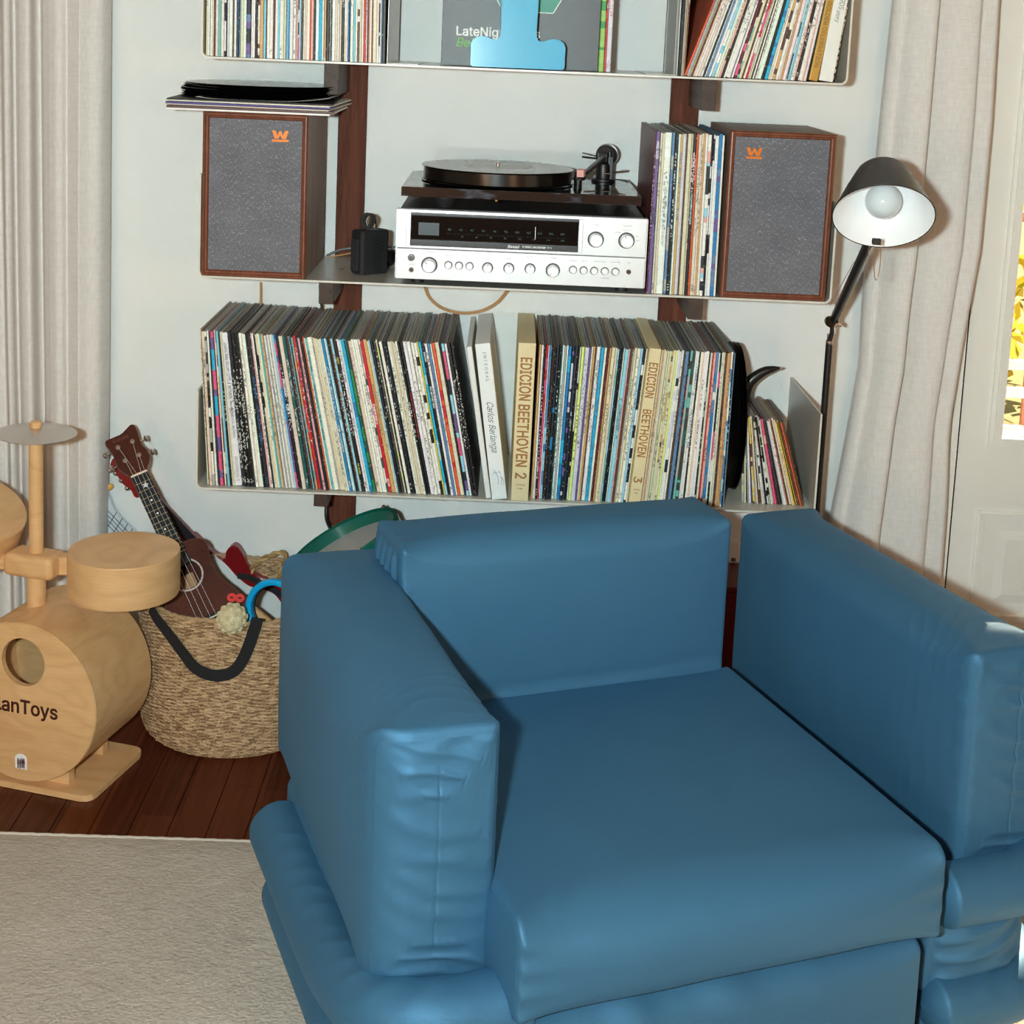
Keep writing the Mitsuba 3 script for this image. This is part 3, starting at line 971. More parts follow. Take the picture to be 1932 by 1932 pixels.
INK, WHITEINK = paint('#1e1e1e', 0.6), paint('#f2f2ee', 0.6)
GREYINK, BROWNINK = paint('#6b6f72', 0.6), paint('#9a6a34', 0.6)
zb, zm, zt_ = ZS['bottom'] + 0.0004, ZS['middle'] + 0.0004, ZS['top'] + 0.0004

# bottom shelf, the row that leans to the left
seq = ('i4 d2.5 I6 *5:kkgxw i3 w3.2 n4 *7:zzcsuc=vi m2 w3 *4:tdi j5 k4.5 i3 i3 w14=little '
       'N6 K4 K4 K4 K4 K4 x3 W6 w4 w5.5 k4 N8 p4 W4.2 n3 *3.4:kiw i4 w3 a3.6 w3 t3.4 g3 w3 g3 w3 g3 w3 i3.2 s4 *4:ubz k8=kid i8 E6 n4 d3 s3 x3 *4:tag r7=crimson N5 P5 k6 o3 w3 A5 w9.5=cat g3 i4 I6 I6 w3 '
       'B6 w4 s2.6 k4 d3 s5 k8=yel W5 w3.4 *7:cccbc=cy *5:vev d3 I6 w5 w4 w5 *3.4:wweg r7=lets t7=tan i4 s2.6 k6.6 x5 *4:iil k3 w6 K4 n4 k3 W5 i4 i4 i3 W4 k4 k6=redtxt w7 W7.4 w6 *6:wwwk y3 *5.4:ccs k6.4=blk W5 h5 w3 *6.4:oor i8 k4 *6:uzns w5 k7 k6')
x1 = aty(902, 945, -0.335)[0]
nm, xe = record_row(seq, aty(389, 912, -0.335)[0], zb, [(0, 3.4), (0.15, 6.8), (0.32, 9.6), (0.55, 12.3), (0.8, 12.5), (1, 11.2)], 'records leaning left on the bottom shelf', 'from the left, bottom shelf', target=x1)
SPX = nm
k, M, t, hh = nm['little']
spine_text(k, M, t, hh, 'Louisa May Alcott: LITTLE WOMEN', 0.020, 0.0062, INK, maxw=0.112)
spine_text(k, M, t, hh, 'Read by GLENDA JACKSON', 0.137, 0.0052, GREYINK, maxw=0.075)
spine_text(k, M, t, hh, 'ARGO \u00d8 ZSW 581-3', 0.250, 0.0048, GREYINK, maxw=0.05)
k, M, t, hh = nm['kid']
spine_text(k, M, t, hh, 'RADIOHEAD', 0.085, 0.0048, WHITEINK, True, maxw=0.037)
spine_text(k, M, t, hh, 'KID A', 0.137, 0.0056, WHITEINK, True, maxw=0.022)
k, M, t, hh = nm['lets']
spine_text(k, M, t, hh, "LET'S GO THE BONGO 20", 0.128, 0.0042, WHITEINK, True, maxw=0.042)
spine_text(k, M, t, hh, 'BOY 500', 0.283, 0.0042, WHITEINK, True, maxw=0.016)
k, M, t, hh = nm['tan']
spine_text(k, M, t, hh, 'OLE COLTRANE AND THE RHYTHM SECTION VOL. 20', 0.09, 0.0032, INK, maxw=0.105)
k, M, t, hh = nm['crimson']
k, M, t, hh = nm['yel']
spine_text(k, M, t, hh, 'JAMAICA', 0.037, 0.0035, paint('#d8c640', 0.6), True, maxw=0.014)
spine_text(k, M, t, hh, 'ALL BLUES', 0.255, 0.0035, paint('#d8c640', 0.6), True, maxw=0.022)
k, M, t, hh = nm['redtxt']
spine_text(k, M, t, hh, 'THE RED RECORD AND OTHER BALLADS', 0.10, 0.0036, paint('#a02a30', 0.6), True, maxw=0.1)
k, M, t, hh = nm['blk']
spine_text(k, M, t, hh, 'SAN REMO', 0.02, 0.0036, WHITEINK, True, maxw=0.02)
spine_text(k, M, t, hh, 'BOOK AND STAGE / VENICE', 0.09, 0.0036, WHITEINK, True, maxw=0.045)


def boxset(label, x, z, a, t, h, colr, y0=-0.34, dep=0.315, group=None):
    """A thick box set: a slip case open at the back around its inner tray."""
    k = thing('record_box_set', label, 'box set', group)
    M = lean_frame(x, z, y0, a)
    if a < 0:
        M[:3, 3] = V(x, y0, z) - M[:3, 0] * t
    part(k, 'case', moved(rbox(0, t, 0, dep, 0, h, 0.0016), M), paint(colr, 0.5), 30)
    part(k, 'lid_gap', moved(cat_(bx(-0.0002, t + 0.0002, 0.004, 0.0046, 0.0005, h - 0.001)), M), paint('#4a443a', 0.8), False)
    return k, M


xi = aty(917, 948, -0.345)[0]
k, M = boxset('thin white sleeved box beside the tall white box set', xi - 0.0005, zb, math.radians(9.4), 0.0105, 0.308, '#dfe0dc')
M0 = M
k, M = boxset('thick white box set with INTEGRAL and a signature in script on its spine', xi + 0.0115, zb, math.radians(8.4), 0.030, 0.315, '#e6e8e6', y0=-0.348)
spine_text(k, M, 0.030, 0.315, 'I N T E G R A L', 0.017, 0.0062, GREYINK, maxw=0.062, off=0.56)
spine_text(k, M, 0.030, 0.315, 'Carlos Berlanga', 0.115, 0.0125, GREYINK, maxw=0.128, off=0.55, shear=0.35, squeeze=0.8)
pal = [catmull([(0.010, 0.262), (0.0125, 0.27), (0.012, 0.284)], 6), catmull([(0.010, 0.262), (0.005, 0.259), (0.003, 0.263)], 5), catmull([(0.010, 0.262), (0.016, 0.2585), (0.019, 0.264)], 5), catmull([(0.010, 0.262), (0.008, 0.256), (0.004, 0.2545)], 5),
       catmull([(0.016, 0.268), (0.020, 0.272), (0.018, 0.280), (0.020, 0.286)], 5), catmull([(0.020, 0.270), (0.0225, 0.278), (0.022, 0.286)], 5)]
part(k, 'palm_emblem', cat_(*[tube([M[:3, 3] + M[:3, 0] * (q[0] + 0.004) + M[:3, 2] * (0.315 - q[1]) - M[:3, 1] * 0.0002 for q in pp], 0.0005, 5) for pp in pal]), paint('#8f9fb8', 0.6), True)
for (px, pb, num, ang, tt) in ((963, 955, '2', -0.3, 0.0345), (1184.5, 968, '3', -4.4, 0.0235)):
    xk = aty(px, pb, -0.345)[0]
    lab = 'thick cream box set with big brown lettering, %s' % ('beside the white box set' if num == '2' else 'in the middle of the right hand records')
    k, M = boxset(lab, xk if ang > 0 else xk + tt, zb, math.radians(ang), tt, 0.318, '#dccb9f', y0=-0.346, group=None)
    hs = 0.0215 if num == '2' else 0.0165
    spine_text(k, M, tt, 0.318, 'EDICION', 0.027, hs, BROWNINK, True, maxw=0.086, squeeze=0.72)
    spine_text(k, M, tt, 0.318, 'BEETHOVEN', 0.121, hs, BROWNINK, True, maxw=0.126, squeeze=0.72)
    spine_text(k, M, tt, 0.318, num, 0.258, hs, BROWNINK, True, maxw=0.012)
    text(k, '27 20 006', 0.0036, M[:3, 3] + M[:3, 0] * tt * 0.25 + M[:3, 2] * 0.031 - M[:3, 1] * 0.0004, M[:3, 0], M[:3, 2], BROWNINK, True, 0.0003, maxw=tt * 0.5)
    text(k, '8 Lps.', 0.0034, M[:3, 3] + M[:3, 0] * tt * 0.34 + M[:3, 2] * 0.0245 - M[:3, 1] * 0.0004, M[:3, 0], M[:3, 2], BROWNINK, True, 0.0003, maxw=tt * 0.32)

seq = 't4.2 w5 K4 *4.4:zzr w2.2 *5:shbs k2.4 d2.2 k3 *6:nnbn k4 e2.4 W4 g4 w3 *7:bbcb *5:nuq n7 k3 *3.4:kiw l6 q9 u4 i4 t4 d2.2 W8 C7 w5 m5 t4 I7 i5 *4:asa k5 n3 w2.4 s8=sky p3 d5 g3.4 I5 W7 s5 *5:kkw i3.4'
nm2, xe = record_row(seq, aty(1001, 950, -0.335)[0], zb, [(0, -0.6), (0.3, -2.0), (0.6, -3.2), (1, -4.4)], 'records between the two cream box sets', 'between the two cream box sets', target=aty(1183, 962, -0.335)[0])
k, M, t, hh = nm2['sky']
spine_text(k, M, t, hh, 'LEONARD SLATKIN', 0.11, 0.0042, INK, maxw=0.055)
seq = 'i3 t3.4 i3 i4 g2.4 I4 i4.4 *4:itd I6 l6.4 w3 *6:qqnw w4 d5 h7.6 k3.4 *6:gxa *8:aaex w4 W6 k3.4 w6 I4 W6 w6 K4 i5 r2.4 P7 *6.4:hhwb w5 *4:kzw w4 i5 *4.4:xkd t7 t4 *4.4:swh n3 h3'
nm3, xe = record_row(seq, aty(1209, 965, -0.335)[0], zb, [(0, -4.4), (0.35, -3.6), (0.75, -1.8), (1, -0.6)], 'records right of the second cream box set', 'right of the second cream box set', target=aty(1366, 968, -0.335)[0])

# middle shelf, right of the receiver
seq = 'm2.4 u8=lav /1 I4 i5 w14=kd /1 *6:hhgh K5 e2 w4 t5.4 q7 d2 i9 i2.2 k7=honey o5 I6 I4 t4 w5 *7:wnpsw *4:knw *3.4:kww w8 *7:bbhbu w4.6'
nm4, xe = record_row(seq, aty(1219, 552, -0.34)[0], zm, [(0, -0.2), (1, 0.2)], 'records between the receiver and the right loudspeaker', 'from the receiver, middle shelf', y0=-0.335, target=aty(1351, 556, -0.34)[0])
k, M, t, hh = nm4['lav']
spine_text(k, M, t, hh, 'ANGEL OLSEN', 0.018, 0.0050, WHITEINK, True, maxw=0.034)
spine_text(k, M, t, hh, 'MY WOMAN', 0.146, 0.0050, paint('#23264e', 0.6), True, maxw=0.032)
k, M, t, hh = nm4['kd']
spine_text(k, M, t, hh, 'KRUDER DORFMEISTER THE K&D SESSIONS\u2122', 0.104, 0.0042, GREYINK, maxw=0.115)
k, M, t, hh = nm4['honey']
spine_text(k, M, t, hh, 'HONEY LTD.', 0.042, 0.0062, paint('#f0c8d8', 0.6), True, maxw=0.062)
spine_text(k, M, t, hh, 'THE COMPLETE LHI RECORDINGS', 0.115, 0.0036, paint('#9fd8dc', 0.6), True, maxw=0.06)

# top shelf, left
seq = 'i4 w4 w4 i3 d3 p2.4 w3.2 g2.6 a4 w3.6 w3.4 *4:kkw u3 w2.4 w8 d2.2 w6 N6 h3 i6 w6 *9:nuhn w4 w4.4 k5 *5:idw t7.4 j5 d2.4 w6 W7 d3.4 w6 j4 W5 w3 i4 h3 s3 b3 w7 W5.6 p4 *3:kzw s4 d4 w3 i5 w6 o1.6 p5.6 k4 w7 *7:ccjc w4 *4:tti k8 g2.2 k2.2 w7 i5 w4 i4 k6 *4:iiw w3 b3 k3 w6 j4 w4 *5:ddwi i4 w4 r5=redw w2.2 m3 t3 w4 d2.2 i8 w4 *3:kw w2 h2.4 k8'
record_row(seq, aty(387, 110, -0.335)[0], zt_, [(0, 0), (0.5, 0.25), (1, 0.8)], 'records on the left of the top shelf', 'from the left, top shelf', target=aty(727, 117, -0.335)[0])
# top shelf, right
seq = 'k2.4 g3 t2.4 d3'
record_row(seq, aty(1283, 138, -0.335)[0], zt_, [(0, 0), (1, -1)], 'upright records behind the right bookend', 'upright behind the right bookend', scale=1.0)
seq = 'o4 g6 t3 d2.4 i5 w4 i6 W4 k4 w2.2 h5 w5 *6:sjsw w5 i4 *4:pdp k4 w4 w9 u2.2 w4 *6:mzmm *4:kaw i6 d2 w5 *4:rzw w3 i3 n3 w3 n2.4 W3 w9 k5 *7:csccb i6 w3 *6:tdt *6:wwxw i4 t3 w6 g2.4 *2.4:kw s5 W6 p2.4 K7 w9 p1.8 w5 k2'
nm6, xe = record_row(seq, aty(1291, 140, -0.335)[0], zt_, [(0, -18.5), (0.35, -15.5), (0.7, -12.0), (1, -9)], 'records leaning right on the top shelf', 'of the leaning row, top shelf', y0=-0.333, target=aty(1523, 155, -0.335)[0])
xg = aty(1524.5, 157, -0.335)[0]
a = math.radians(-8.2)
k, M = boxset('gold box set with embossed lettering leaning on the top shelf', xg + 0.0172, zt_, a, 0.017, 0.312, '#a8843c', y0=-0.338)
for s_, tp in (('A GOLDEN CELEBRATION', 0.150),):
    spine_text(k, M, 0.017, 0.312, s_, 0.150, 0.0080, paint('#6d5220', 0.5), maxw=0.145)
scene[k + '__case']['bsdf']['id'] = paint('#a9853d', 0.35, 0.35)
k, M = boxset('thick white box set at the right end of the top shelf', xg + 0.0172 + 0.0285, zt_, math.radians(-6.4), 0.0265, 0.318, '#e2e1da', y0=-0.340)
spine_text(k, M, 0.0265, 0.318, 'SUN RECORDS', 0.109, 0.0100, GREYINK, maxw=0.072, off=0.62, squeeze=0.75)
spine_text(k, M, 0.0265, 0.318, 'story', 0.183, 0.0080, GREYINK, off=0.5, shear=0.25, maxw=0.022)
rag = []
for i in range(26):
    z0 = 0.006 + i * 0.012
    rag.append(bx(0.0265, 0.0265 + rnd.uniform(0.0004, 0.0022), 0.0, 0.01, z0, z0 + rnd.uniform(0.004, 0.011)))
part(k, 'torn_edge', moved(cat_(*rag), M), paint('#c9a98a', 0.8), False, label='torn cardboard edge')

# bookends
def bookend(px, pxb, z, label, side, printed=False):
    x = aty(px, 115, -0.335)[0]
    k = thing('bookend', label, 'bookend')
    y0 = -0.30 if side < 0 else -0.335
    part(k, 'upright_plate', bx(x, x + 0.0016, y0, -0.06, z, z + 0.24), 'mat_tray', False)
    part(k, 'foot_plate', bx(min(x, x + side * 0.06), max(x, x + side * 0.06), y0, -0.06, z - 0.0003, z + 0.0009), 'mat_tray', False)
    return k, x, y0
for (px, lab, side) in ((729.5, 'white steel bookend right of the upright records on the top shelf', 1), (1281.5, 'white steel bookend holding the leaning records on the top shelf', -1)):
    bookend(px, 0, zt_, lab, side)
# a grey plastic sleeve leaning behind that bookend
kx = aty(1240, 131, -0.10)[0]
m, c = sleeve_mesh(0.003, 0.312, 0.16, srgb('#b9bfbd'), '.', 5)
one('record_sleeve', 'grey sleeve with faint print standing beyond the top shelf bookend', 'record', m, 'mat_print', smooth=False, color=c, M=lean_frame(aty(1270, 133, -0.26)[0] + 0.001, zt_, -0.26, 0))

# the record facing out, and three beside it
xl, xr = aty(832, 112, -0.255)[0], aty(1128, 126, -0.255)[0]
k = thing('record_sleeve', 'black record cover with white and green lettering standing behind the blue ornament', 'record')
part(k, 'cover', rbox(xl, xr, -0.256, -0.251, zt_, zt_ + 0.313, 0.0008), paint('#323338', 0.42), 30)
yy = -0.2563
P = aty(860, 66, yy)
text(k, 'LateNightTales', 0.0168, V(P[0] - 0.001, yy, P[2]), (1, 0, 0), (0, 0, 1), WHITEINK, True, 0.0003)
P = aty(859, 87, yy)
text(k, 'Belle and Sebastian', 0.0165, V(P[0], yy, P[2]), (1, 0, 0), (0, 0, 1), paint('#7dc95a', 0.6), False, 0.0003, shear=0.22)
c0 = aty(1000, -60, yy)
hexa = Polygon([(c0[0] + 0.098 * math.cos(t) * 1.0, c0[2] + 0.098 * math.sin(t)) for t in np.arange(6) * PI / 3])
def flat(poly, y, th=0.0003):
    m = extrude(poly, th)
    return moved(m, fr(V(0, y, 0), (1, 0, 0), (0, 0, 1)))
part(k, 'emblem', flat(hexa.difference(hexa.buffer(-0.0016)), yy + 0.0002, 0.0005), WHITEINK, False)
part(k, 'emblem', flat(hexa.buffer(-0.0016), yy + 0.0002, 0.0003), paint('#3f8f7d', 0.5), False)
seq = '*8.4:ffvf R3 Q8.4'
xx = xr + 0.0008
for (wd, colr, st, mx, lab) in ((0.0098, 'f', '*', 'ffvfff', 'green streaked record sleeve right of the black cover on the top shelf'), (0.0034, 'r', '.', None, 'thin red record sleeve next to the green streaked one'), (0.0090, 'q', 'T', None, 'lilac grey record sleeve with column of letters next to the thin red one')):
    m, c = sleeve_mesh(wd, 0.313, 0.24, srgb(COL[colr]), st, 77 + int(wd * 1e4), [srgb(COL[q]) for q in mx] if mx else None)
    one('record_sleeve', lab, 'record', m, 'mat_print', smooth=False, color=c, M=lean_frame(xx, zt_, -0.262, 0))
    xx += wd + 0.0006

# seven inch singles at the right end of the bottom shelf
seq = '*4:ixg i3 x3 g2.6 w3 u3 *3.4:diy i3 i3 d2.6 *4:iiwd *3.4:iwx w3 k3 *3:kw *3.4:kwg i3 w3 *4.4:zzpz m3.4 x3.4 k3 q3 w3 p3 d2.6 i4 i3 y2.2 k2.2 y2 d4.4 o2.6 d5'
record_row(seq, aty(1400, 962, -0.30)[0], zb, [(0, 3), (0.3, 9.0), (0.6, 14), (1, 17.5)], 'seven inch singles on the bottom shelf', 'small single from the black discs', y0=-0.295, h=0.181, name='single_sleeve', word='single sleeve', dep=0.18, target=aty(1517, 971, -0.30)[0], hj=0.006, yj=0.006)


# the 300 sleeves that show largest are things of their own; the thinnest and the black strips painted for gap shade are one object
PENDING.sort(key=lambda q: -q[0])
n_own = 282 + sum(1 for q in PENDING if q[1].startswith('single_sleeve'))
rest = PENDING[n_own:]
for w_, k, m, col, M in PENDING[:n_own]:
    put(k, m, 'mat_print', False, color=col, M=M)
if rest:
    for q in rest:
        del labels[q[1]]
    mm = cat_(*[moved(q[2], q[4]) for q in rest])
    put('thin_record_sleeves', trimesh.Trimesh(mm.vertices, mm.faces, process=False), 'mat_print', False, color=np.vstack([q[3] for q in rest]))
    labels['thin_record_sleeves'] = dict(label='thinnest record sleeves and black strips painted for the shade between records on all shelves', category='records', kind='stuff')


def disc_mesh(R=0.151, th=0.0018, n=72):
    pr = [(0.0036, 0), (R * 0.34, 0), (R - 0.002, 0.0), (R, th / 2), (R - 0.002, th), (R * 0.34, th), (R * 0.33, th + 0.0003), (0.0036, th + 0.0003)]
    return lathe(pr + [pr[0]], n)


DISC = disc_mesh()
VINYL = paint('#0b0b0c', 0.16, spec=0.55)
for i in range(3):
    x = aty(1379 + i * 5.0, 950, -0.28)[0]
    M = fr(V(x, -0.178 - 0.004 * i, zb + 0.1512), (0, 1, 0), (-0.02 + 0.012 * i, 0, 1))
    one('vinyl_record', '%s bare black record standing on edge left of the small singles' % ORD(i + 1), 'record', DISC, VINYL, group='bare records standing on the bottom shelf', M=M)
# the horn standing behind the singles
p = catmull([aty(1404, 790, -0.17), aty(1403, 752, -0.17), aty(1413, 722, -0.17), aty(1437, 703, -0.17), aty(1458, 696, -0.17), aty(1474, 694, -0.17)], 10)
p = np.vstack([[aty(1408, 860, -0.17)], p])
r = np.concatenate([[0.016], np.interp(np.linspace(0, 1, len(p) - 1), [0, 0.35, 0.7, 0.93, 1], [0.0145, 0.0125, 0.0085, 0.003, 0.0012])])
k = thing('animal_horn', 'black curved horn standing behind the small singles', 'horn')
part(k, 'horn', tube(p, r, 18), paint('#1b1918', 0.3), True)
part(k, 'tip', tube([p[-3], p[-1] + V(0.002, 0, -0.0002)], [0.0032, 0.001], 10), paint('#a99c88', 0.4), True, label='pale horn tip')

# ------------------------------------------------------------------ loudspeakers
def loudspeaker(label, xl, xr, zb_, zt2, y0, dep, badge_px):
    k = thing('loudspeaker', label, 'loudspeaker')
    part(k, 'cabinet', rbox(xl, xr, y0 + 0.006, y0 + dep, zb_, zt2, 0.0015), 'mat_cabinet', 30)
    w = 0.0125
    prof = [(0, 0.010), (0, 0.0), (0.0025, -0.0035), (0.005, -0.004), (0.0065, -0.0012), (0.0095, 0.0), (w, 0.006), (w, 0.010)]
    cor = [(xl, zb_), (xr, zb_), (xr, zt2), (xl, zt2)]
    sx, sz = (1, -1, -1, 1), (1, 1, -1, -1)
    P = np.array([[(cor[i][0] + sx[i] * a, y0 + b, cor[i][1] + sz[i] * a) for a, b in prof] for i in range(4)])
    m = grid_mesh(P, True)
    m.invert()
    part(k, 'frame', m, 'mat_frame', False)
    g = part(k, 'grille', bx(xl + w - 0.001, xr - w + 0.001, y0 + 0.0045, y0 + 0.012, zb_ + w - 0.001, zt2 - w + 0.001), 'mat_grille', False)
    Y = y0 + 0.0042
    P0, P1 = aty(badge_px[0], badge_px[3], Y), aty(badge_px[2], badge_px[1], Y)
    bw, bh = P1[0] - P0[0], P1[2] - P0[2]
    W_ = Polygon([(0.0, 1), (0.22, 1), (0.34, 0.55), (0.44, 0.95), (0.56, 0.95), (0.66, 0.55), (0.78, 1), (1.0, 1), (0.84, 0.28), (0.60, 0.28), (0.5, 0.62), (0.40, 0.28), (0.16, 0.28)])
    bar = sbox(0, 0, 1, 0.21)
    ms = []
    for pg in (W_, bar):
        q = Polygon([(P0[0] + a * bw, P0[2] + b * bh) for a, b in pg.exterior.coords])
        ms.append(moved(extrude(q, 0.002), fr(V(0, Y + 0.0004, 0), (1, 0, 0), (0, 0, 1))))
    part(k, 'badge', cat_(*ms), paint('#c8691c', 0.35, 0.3), False, label='orange W badge')
    return k


yL = -0.344
loudspeaker('wooden loudspeaker with grey grille under a pile of records, left end of the middle shelf', aty(381, 400, yL)[0], aty(578, 400, yL)[0], zm, aty(480, 214, yL)[2], yL, 0.285, (513, 247, 545, 267))
xl_, xr_ = aty(1370, 400, yL)[0] - 0.0015, aty(1569, 400, yL)[0]
loudspeaker('wooden loudspeaker with grey grille beside the upright records, right end of the middle shelf', xl_, xr_, zm, aty(1480, 250, yL)[2], yL, 0.285, (1407, 279, 1439, 299))
SPK_TOP = aty(480, 214, yL)[2]

# sleeves and bare records piled on the left loudspeaker
z = SPK_TOP + 0.0006
cx0 = (aty(310, 205, -0.345)[0] + aty(622, 212, -0.345)[0]) / 2
specs = [('#e6e4e0', 0.0042, 0.0, 0, 'white sleeve at the bottom of the pile on the left loudspeaker'), ('#5d4340', 0.0040, 0.001, 1.0, 'brown sleeve second from the bottom of the pile on the left loudspeaker'), ('#cfc4b4', 0.0028, 0.004, -2.0, 'cream sleeve under the purple one on the left loudspeaker'),
         ('#4f4184', 0.0034, -0.004, 2.5, 'purple sleeve in the pile on the left loudspeaker'), ('#d8d2c2', 0.0034, 0.004, -1.5, 'cream sleeve above the purple one on the left loudspeaker'), ('#1d1c1c', 0.0026, -0.004, 3.5, 'black sleeve at the top of the pile under the bare records')]
for colr, th, dx, rot, lab in specs:
    m = rbox(-0.157, 0.157, -0.157, 0.157, 0, th, 0.0009, 4)
    a = math.radians(rot)
    one('record_sleeve', lab, 'record', m, paint(colr, 0.5), group=None, smooth=30, M=fr(V(cx0 + dx, -0.186, z), (math.cos(a), math.sin(a), 0), (-math.sin(a), math.cos(a), 0)))
    z += th + 0.0004
inner = np.array([[x, y, 0.0004 + (0.010 * max(0, (x - 0.05) / 0.11) ** 2 if x > 0.05 else 0) + (0.006 * max(0, (-x - 0.06) / 0.06) ** 2 if x < -0.06 and y < -0.1 else 0)] for x in np.linspace(-0.10, 0.155, 22) for y in np.linspace(-0.156, 0.12, 18)]).reshape(22, 18, 3)
m = grid_mesh(inner)
m = trimesh.Trimesh(np.vstack([m.vertices, m.vertices + [0, 0, 0.0004]]), np.vstack([m.faces[:, ::-1], m.faces + len(m.vertices)]), process=False)
one('inner_sleeve', 'curled white paper inner sleeve under the bare records on the left loudspeaker', 'paper sleeve', m, paint('#e4e4e4', 0.7), smooth=True, M=fr(V(cx0, -0.186, z), (1, 0, 0), (0, 1, 0)))
z += 0.0014
xc = (aty(345, 165, -0.19)[0] + aty(636, 165, -0.19)[0]) / 2
for i in range(12):
    q = 0.004 + i * 0.0003
    one('vinyl_record', ('bare black record, topmost of the stack on the left loudspeaker' if i == 11 else 'bare black record, %s from the bottom of the stack on the left loudspeaker' % ORD(i + 1)), 'record', DISC, VINYL,
        group='bare records stacked on the left loudspeaker', M=fr(V(xc + rnd.uniform(-q, q) + (0.004 if i > 9 else 0), -0.190 + rnd.uniform(-q, q), z), (1, 0, 0), (0, 1, 0)))
    z += 0.00225

# ------------------------------------------------------------------ receiver
yR = -0.362
rxl, rxr = aty(747.5, 460, yR)[0], aty(1219, 480, yR)[0]
rz0, rz1 = zm + 0.013, aty(980, 401, yR)[2]
zs = aty(980, 477, yR)[2]
rec = thing('stereo_receiver', 'silver and black stereo receiver with a long dial, under the turntable', 'receiver')
part(rec, 'case', rbox(rxl + 0.006, rxr - 0.006, yR + 0.010, -0.05, rz0 + 0.004, rz1, 0.002), paint('#2a2827', 0.45), 30)
part(rec, 'front_panel', rbox(rxl, rxr, yR, yR + 0.012, rz0, zs - 0.0007, 0.0012), paint((0.78, 0.79, 0.80), 0.32, 0.35), 30, label='silver lower panel with knobs')
up = part(rec, 'front_panel', rbox(rxl, rxr, yR - 0.002, yR + 0.012, zs + 0.0007, rz1 - 0.002, 0.0012), paint((0.78, 0.79, 0.80), 0.32, 0.35), 30, label='silver upper panel')
for x in (rxl + 0.0008, rxr - 0.0008):
    part(rec, 'end_trim', bx(x - 0.0016, x + 0.0016, yR - 0.003, yR + 0.03, rz0 + 0.003, rz1 - 0.003), paint((0.55, 0.56, 0.58), 0.3, 0.8), False)
for x in (rxl + 0.04, rxr - 0.04):
    part(rec, 'foot', cyl(0.012, 0.013, 20).apply_translation((x, yR + 0.05, zm)), RUBBER, 40)
    part(rec, 'foot', cyl(0.012, 0.013, 20).apply_translation((x, -0.09, zm)), RUBBER, 40)
y1 = yR - 0.002
dxl, dxr = aty(775, 440, y1)[0], aty(1091, 445, y1)[0]
dz0, dz1 = aty(930, 469, y1)[2], aty(930, 407, y1)[2]
dial = part(rec, 'dial_window', rbox(dxl, dxr, y1 - 0.0015, y1 + 0.004, dz0, dz1, 0.0008), paint('#08090c', 0.05, spec=0.6), 30, label='glossy black dial window')
part(rec, 'dial_sill', rbox(dxl, dxr, y1 - 0.004, y1 + 0.002, dz0, dz0 + 0.0125, 0.001), paint('#222022', 0.4), 30)
part(rec, 'dial_lintel', rbox(dxl, dxr, y1 - 0.004, y1 + 0.002, dz1 - 0.006, dz1, 0.001), paint('#222024', 0.35), 30)
for x in (dxl - 0.0045, dxr + 0.0045):
    part(rec, 'dial_trim', rbox(x - 0.0042, x + 0.0042, y1 - 0.0035, y1 + 0.002, dz0 - 0.002, dz1, 0.0006), paint((0.66, 0.67, 0.68), 0.3, 0.8), 30)
GREEN = paint('#165048', 0.4)
yd = y1 - 0.0017
def rt(s, px, py, h, mat, cent=True, bold=False, maxw=None, y=yR - 0.0003, par=rec, **kw):
    P = aty(px, py, y)
    text(par, s, h, V(P[0], y, P[2]), (1, 0, 0), (0, 0, 1), mat, bold, 0.0003, center=cent, maxw=maxw, **kw)
for i, s in enumerate(['88', '90', '92', '94', '96', '98', '100', '102', '104', '106', '108']):
    rt(s, 848 + i * 21.3, 435 + i * 0.9, 0.0038, GREEN, y=yd, maxw=0.008)
for i, s in enumerate(['55', '60', '70', '80', '100', '120', '140', '160']):
    rt(s, 872 + i * 27, 448 + i * 1.1, 0.0028, GREEN, y=yd, maxw=0.007)
ticks = []
for i in range(60):
    P = aty(845 + i * 3.75, 441 + i * 0.16, yd)
    ticks.append(bx(P[0] - 0.0002, P[0] + 0.0002, yd - 0.0003, yd + 0.0001, P[2] - 0.0006, P[2] + 0.0006 + (0.001 if i % 5 == 0 else 0)))
part(rec, 'dial_scale', cat_(*ticks), GREEN, False)
P, Q = aty(1010.5, 428, yd), aty(1010.5, 452, yd)
part(rec, 'dial_pointer', bx(P[0] - 0.0006, P[0] + 0.0006, yd - 0.0004, yd, Q[2], P[2]), paint('#e8e6da', 0.4), False)
P, Q = aty(789, 443, yd), aty(829, 421, yd)
part(rec, 'signal_meter', bx(P[0], Q[0], yd - 0.0003, yd, P[2], Q[2]), paint('#39434a', 0.3), False)
rt('Sansui', 957, 467.5, 0.0052, WHITEINK, False, True, 0.023, y=y1 - 0.0042, shear=0.25)
rt('STEREO RECEIVER  771', 985, 467.5, 0.0036, WHITEINK, False, True, 0.062, y=y1 - 0.0042)
KNOB = paint((0.85, 0.86, 0.87), 0.3, 0.6)


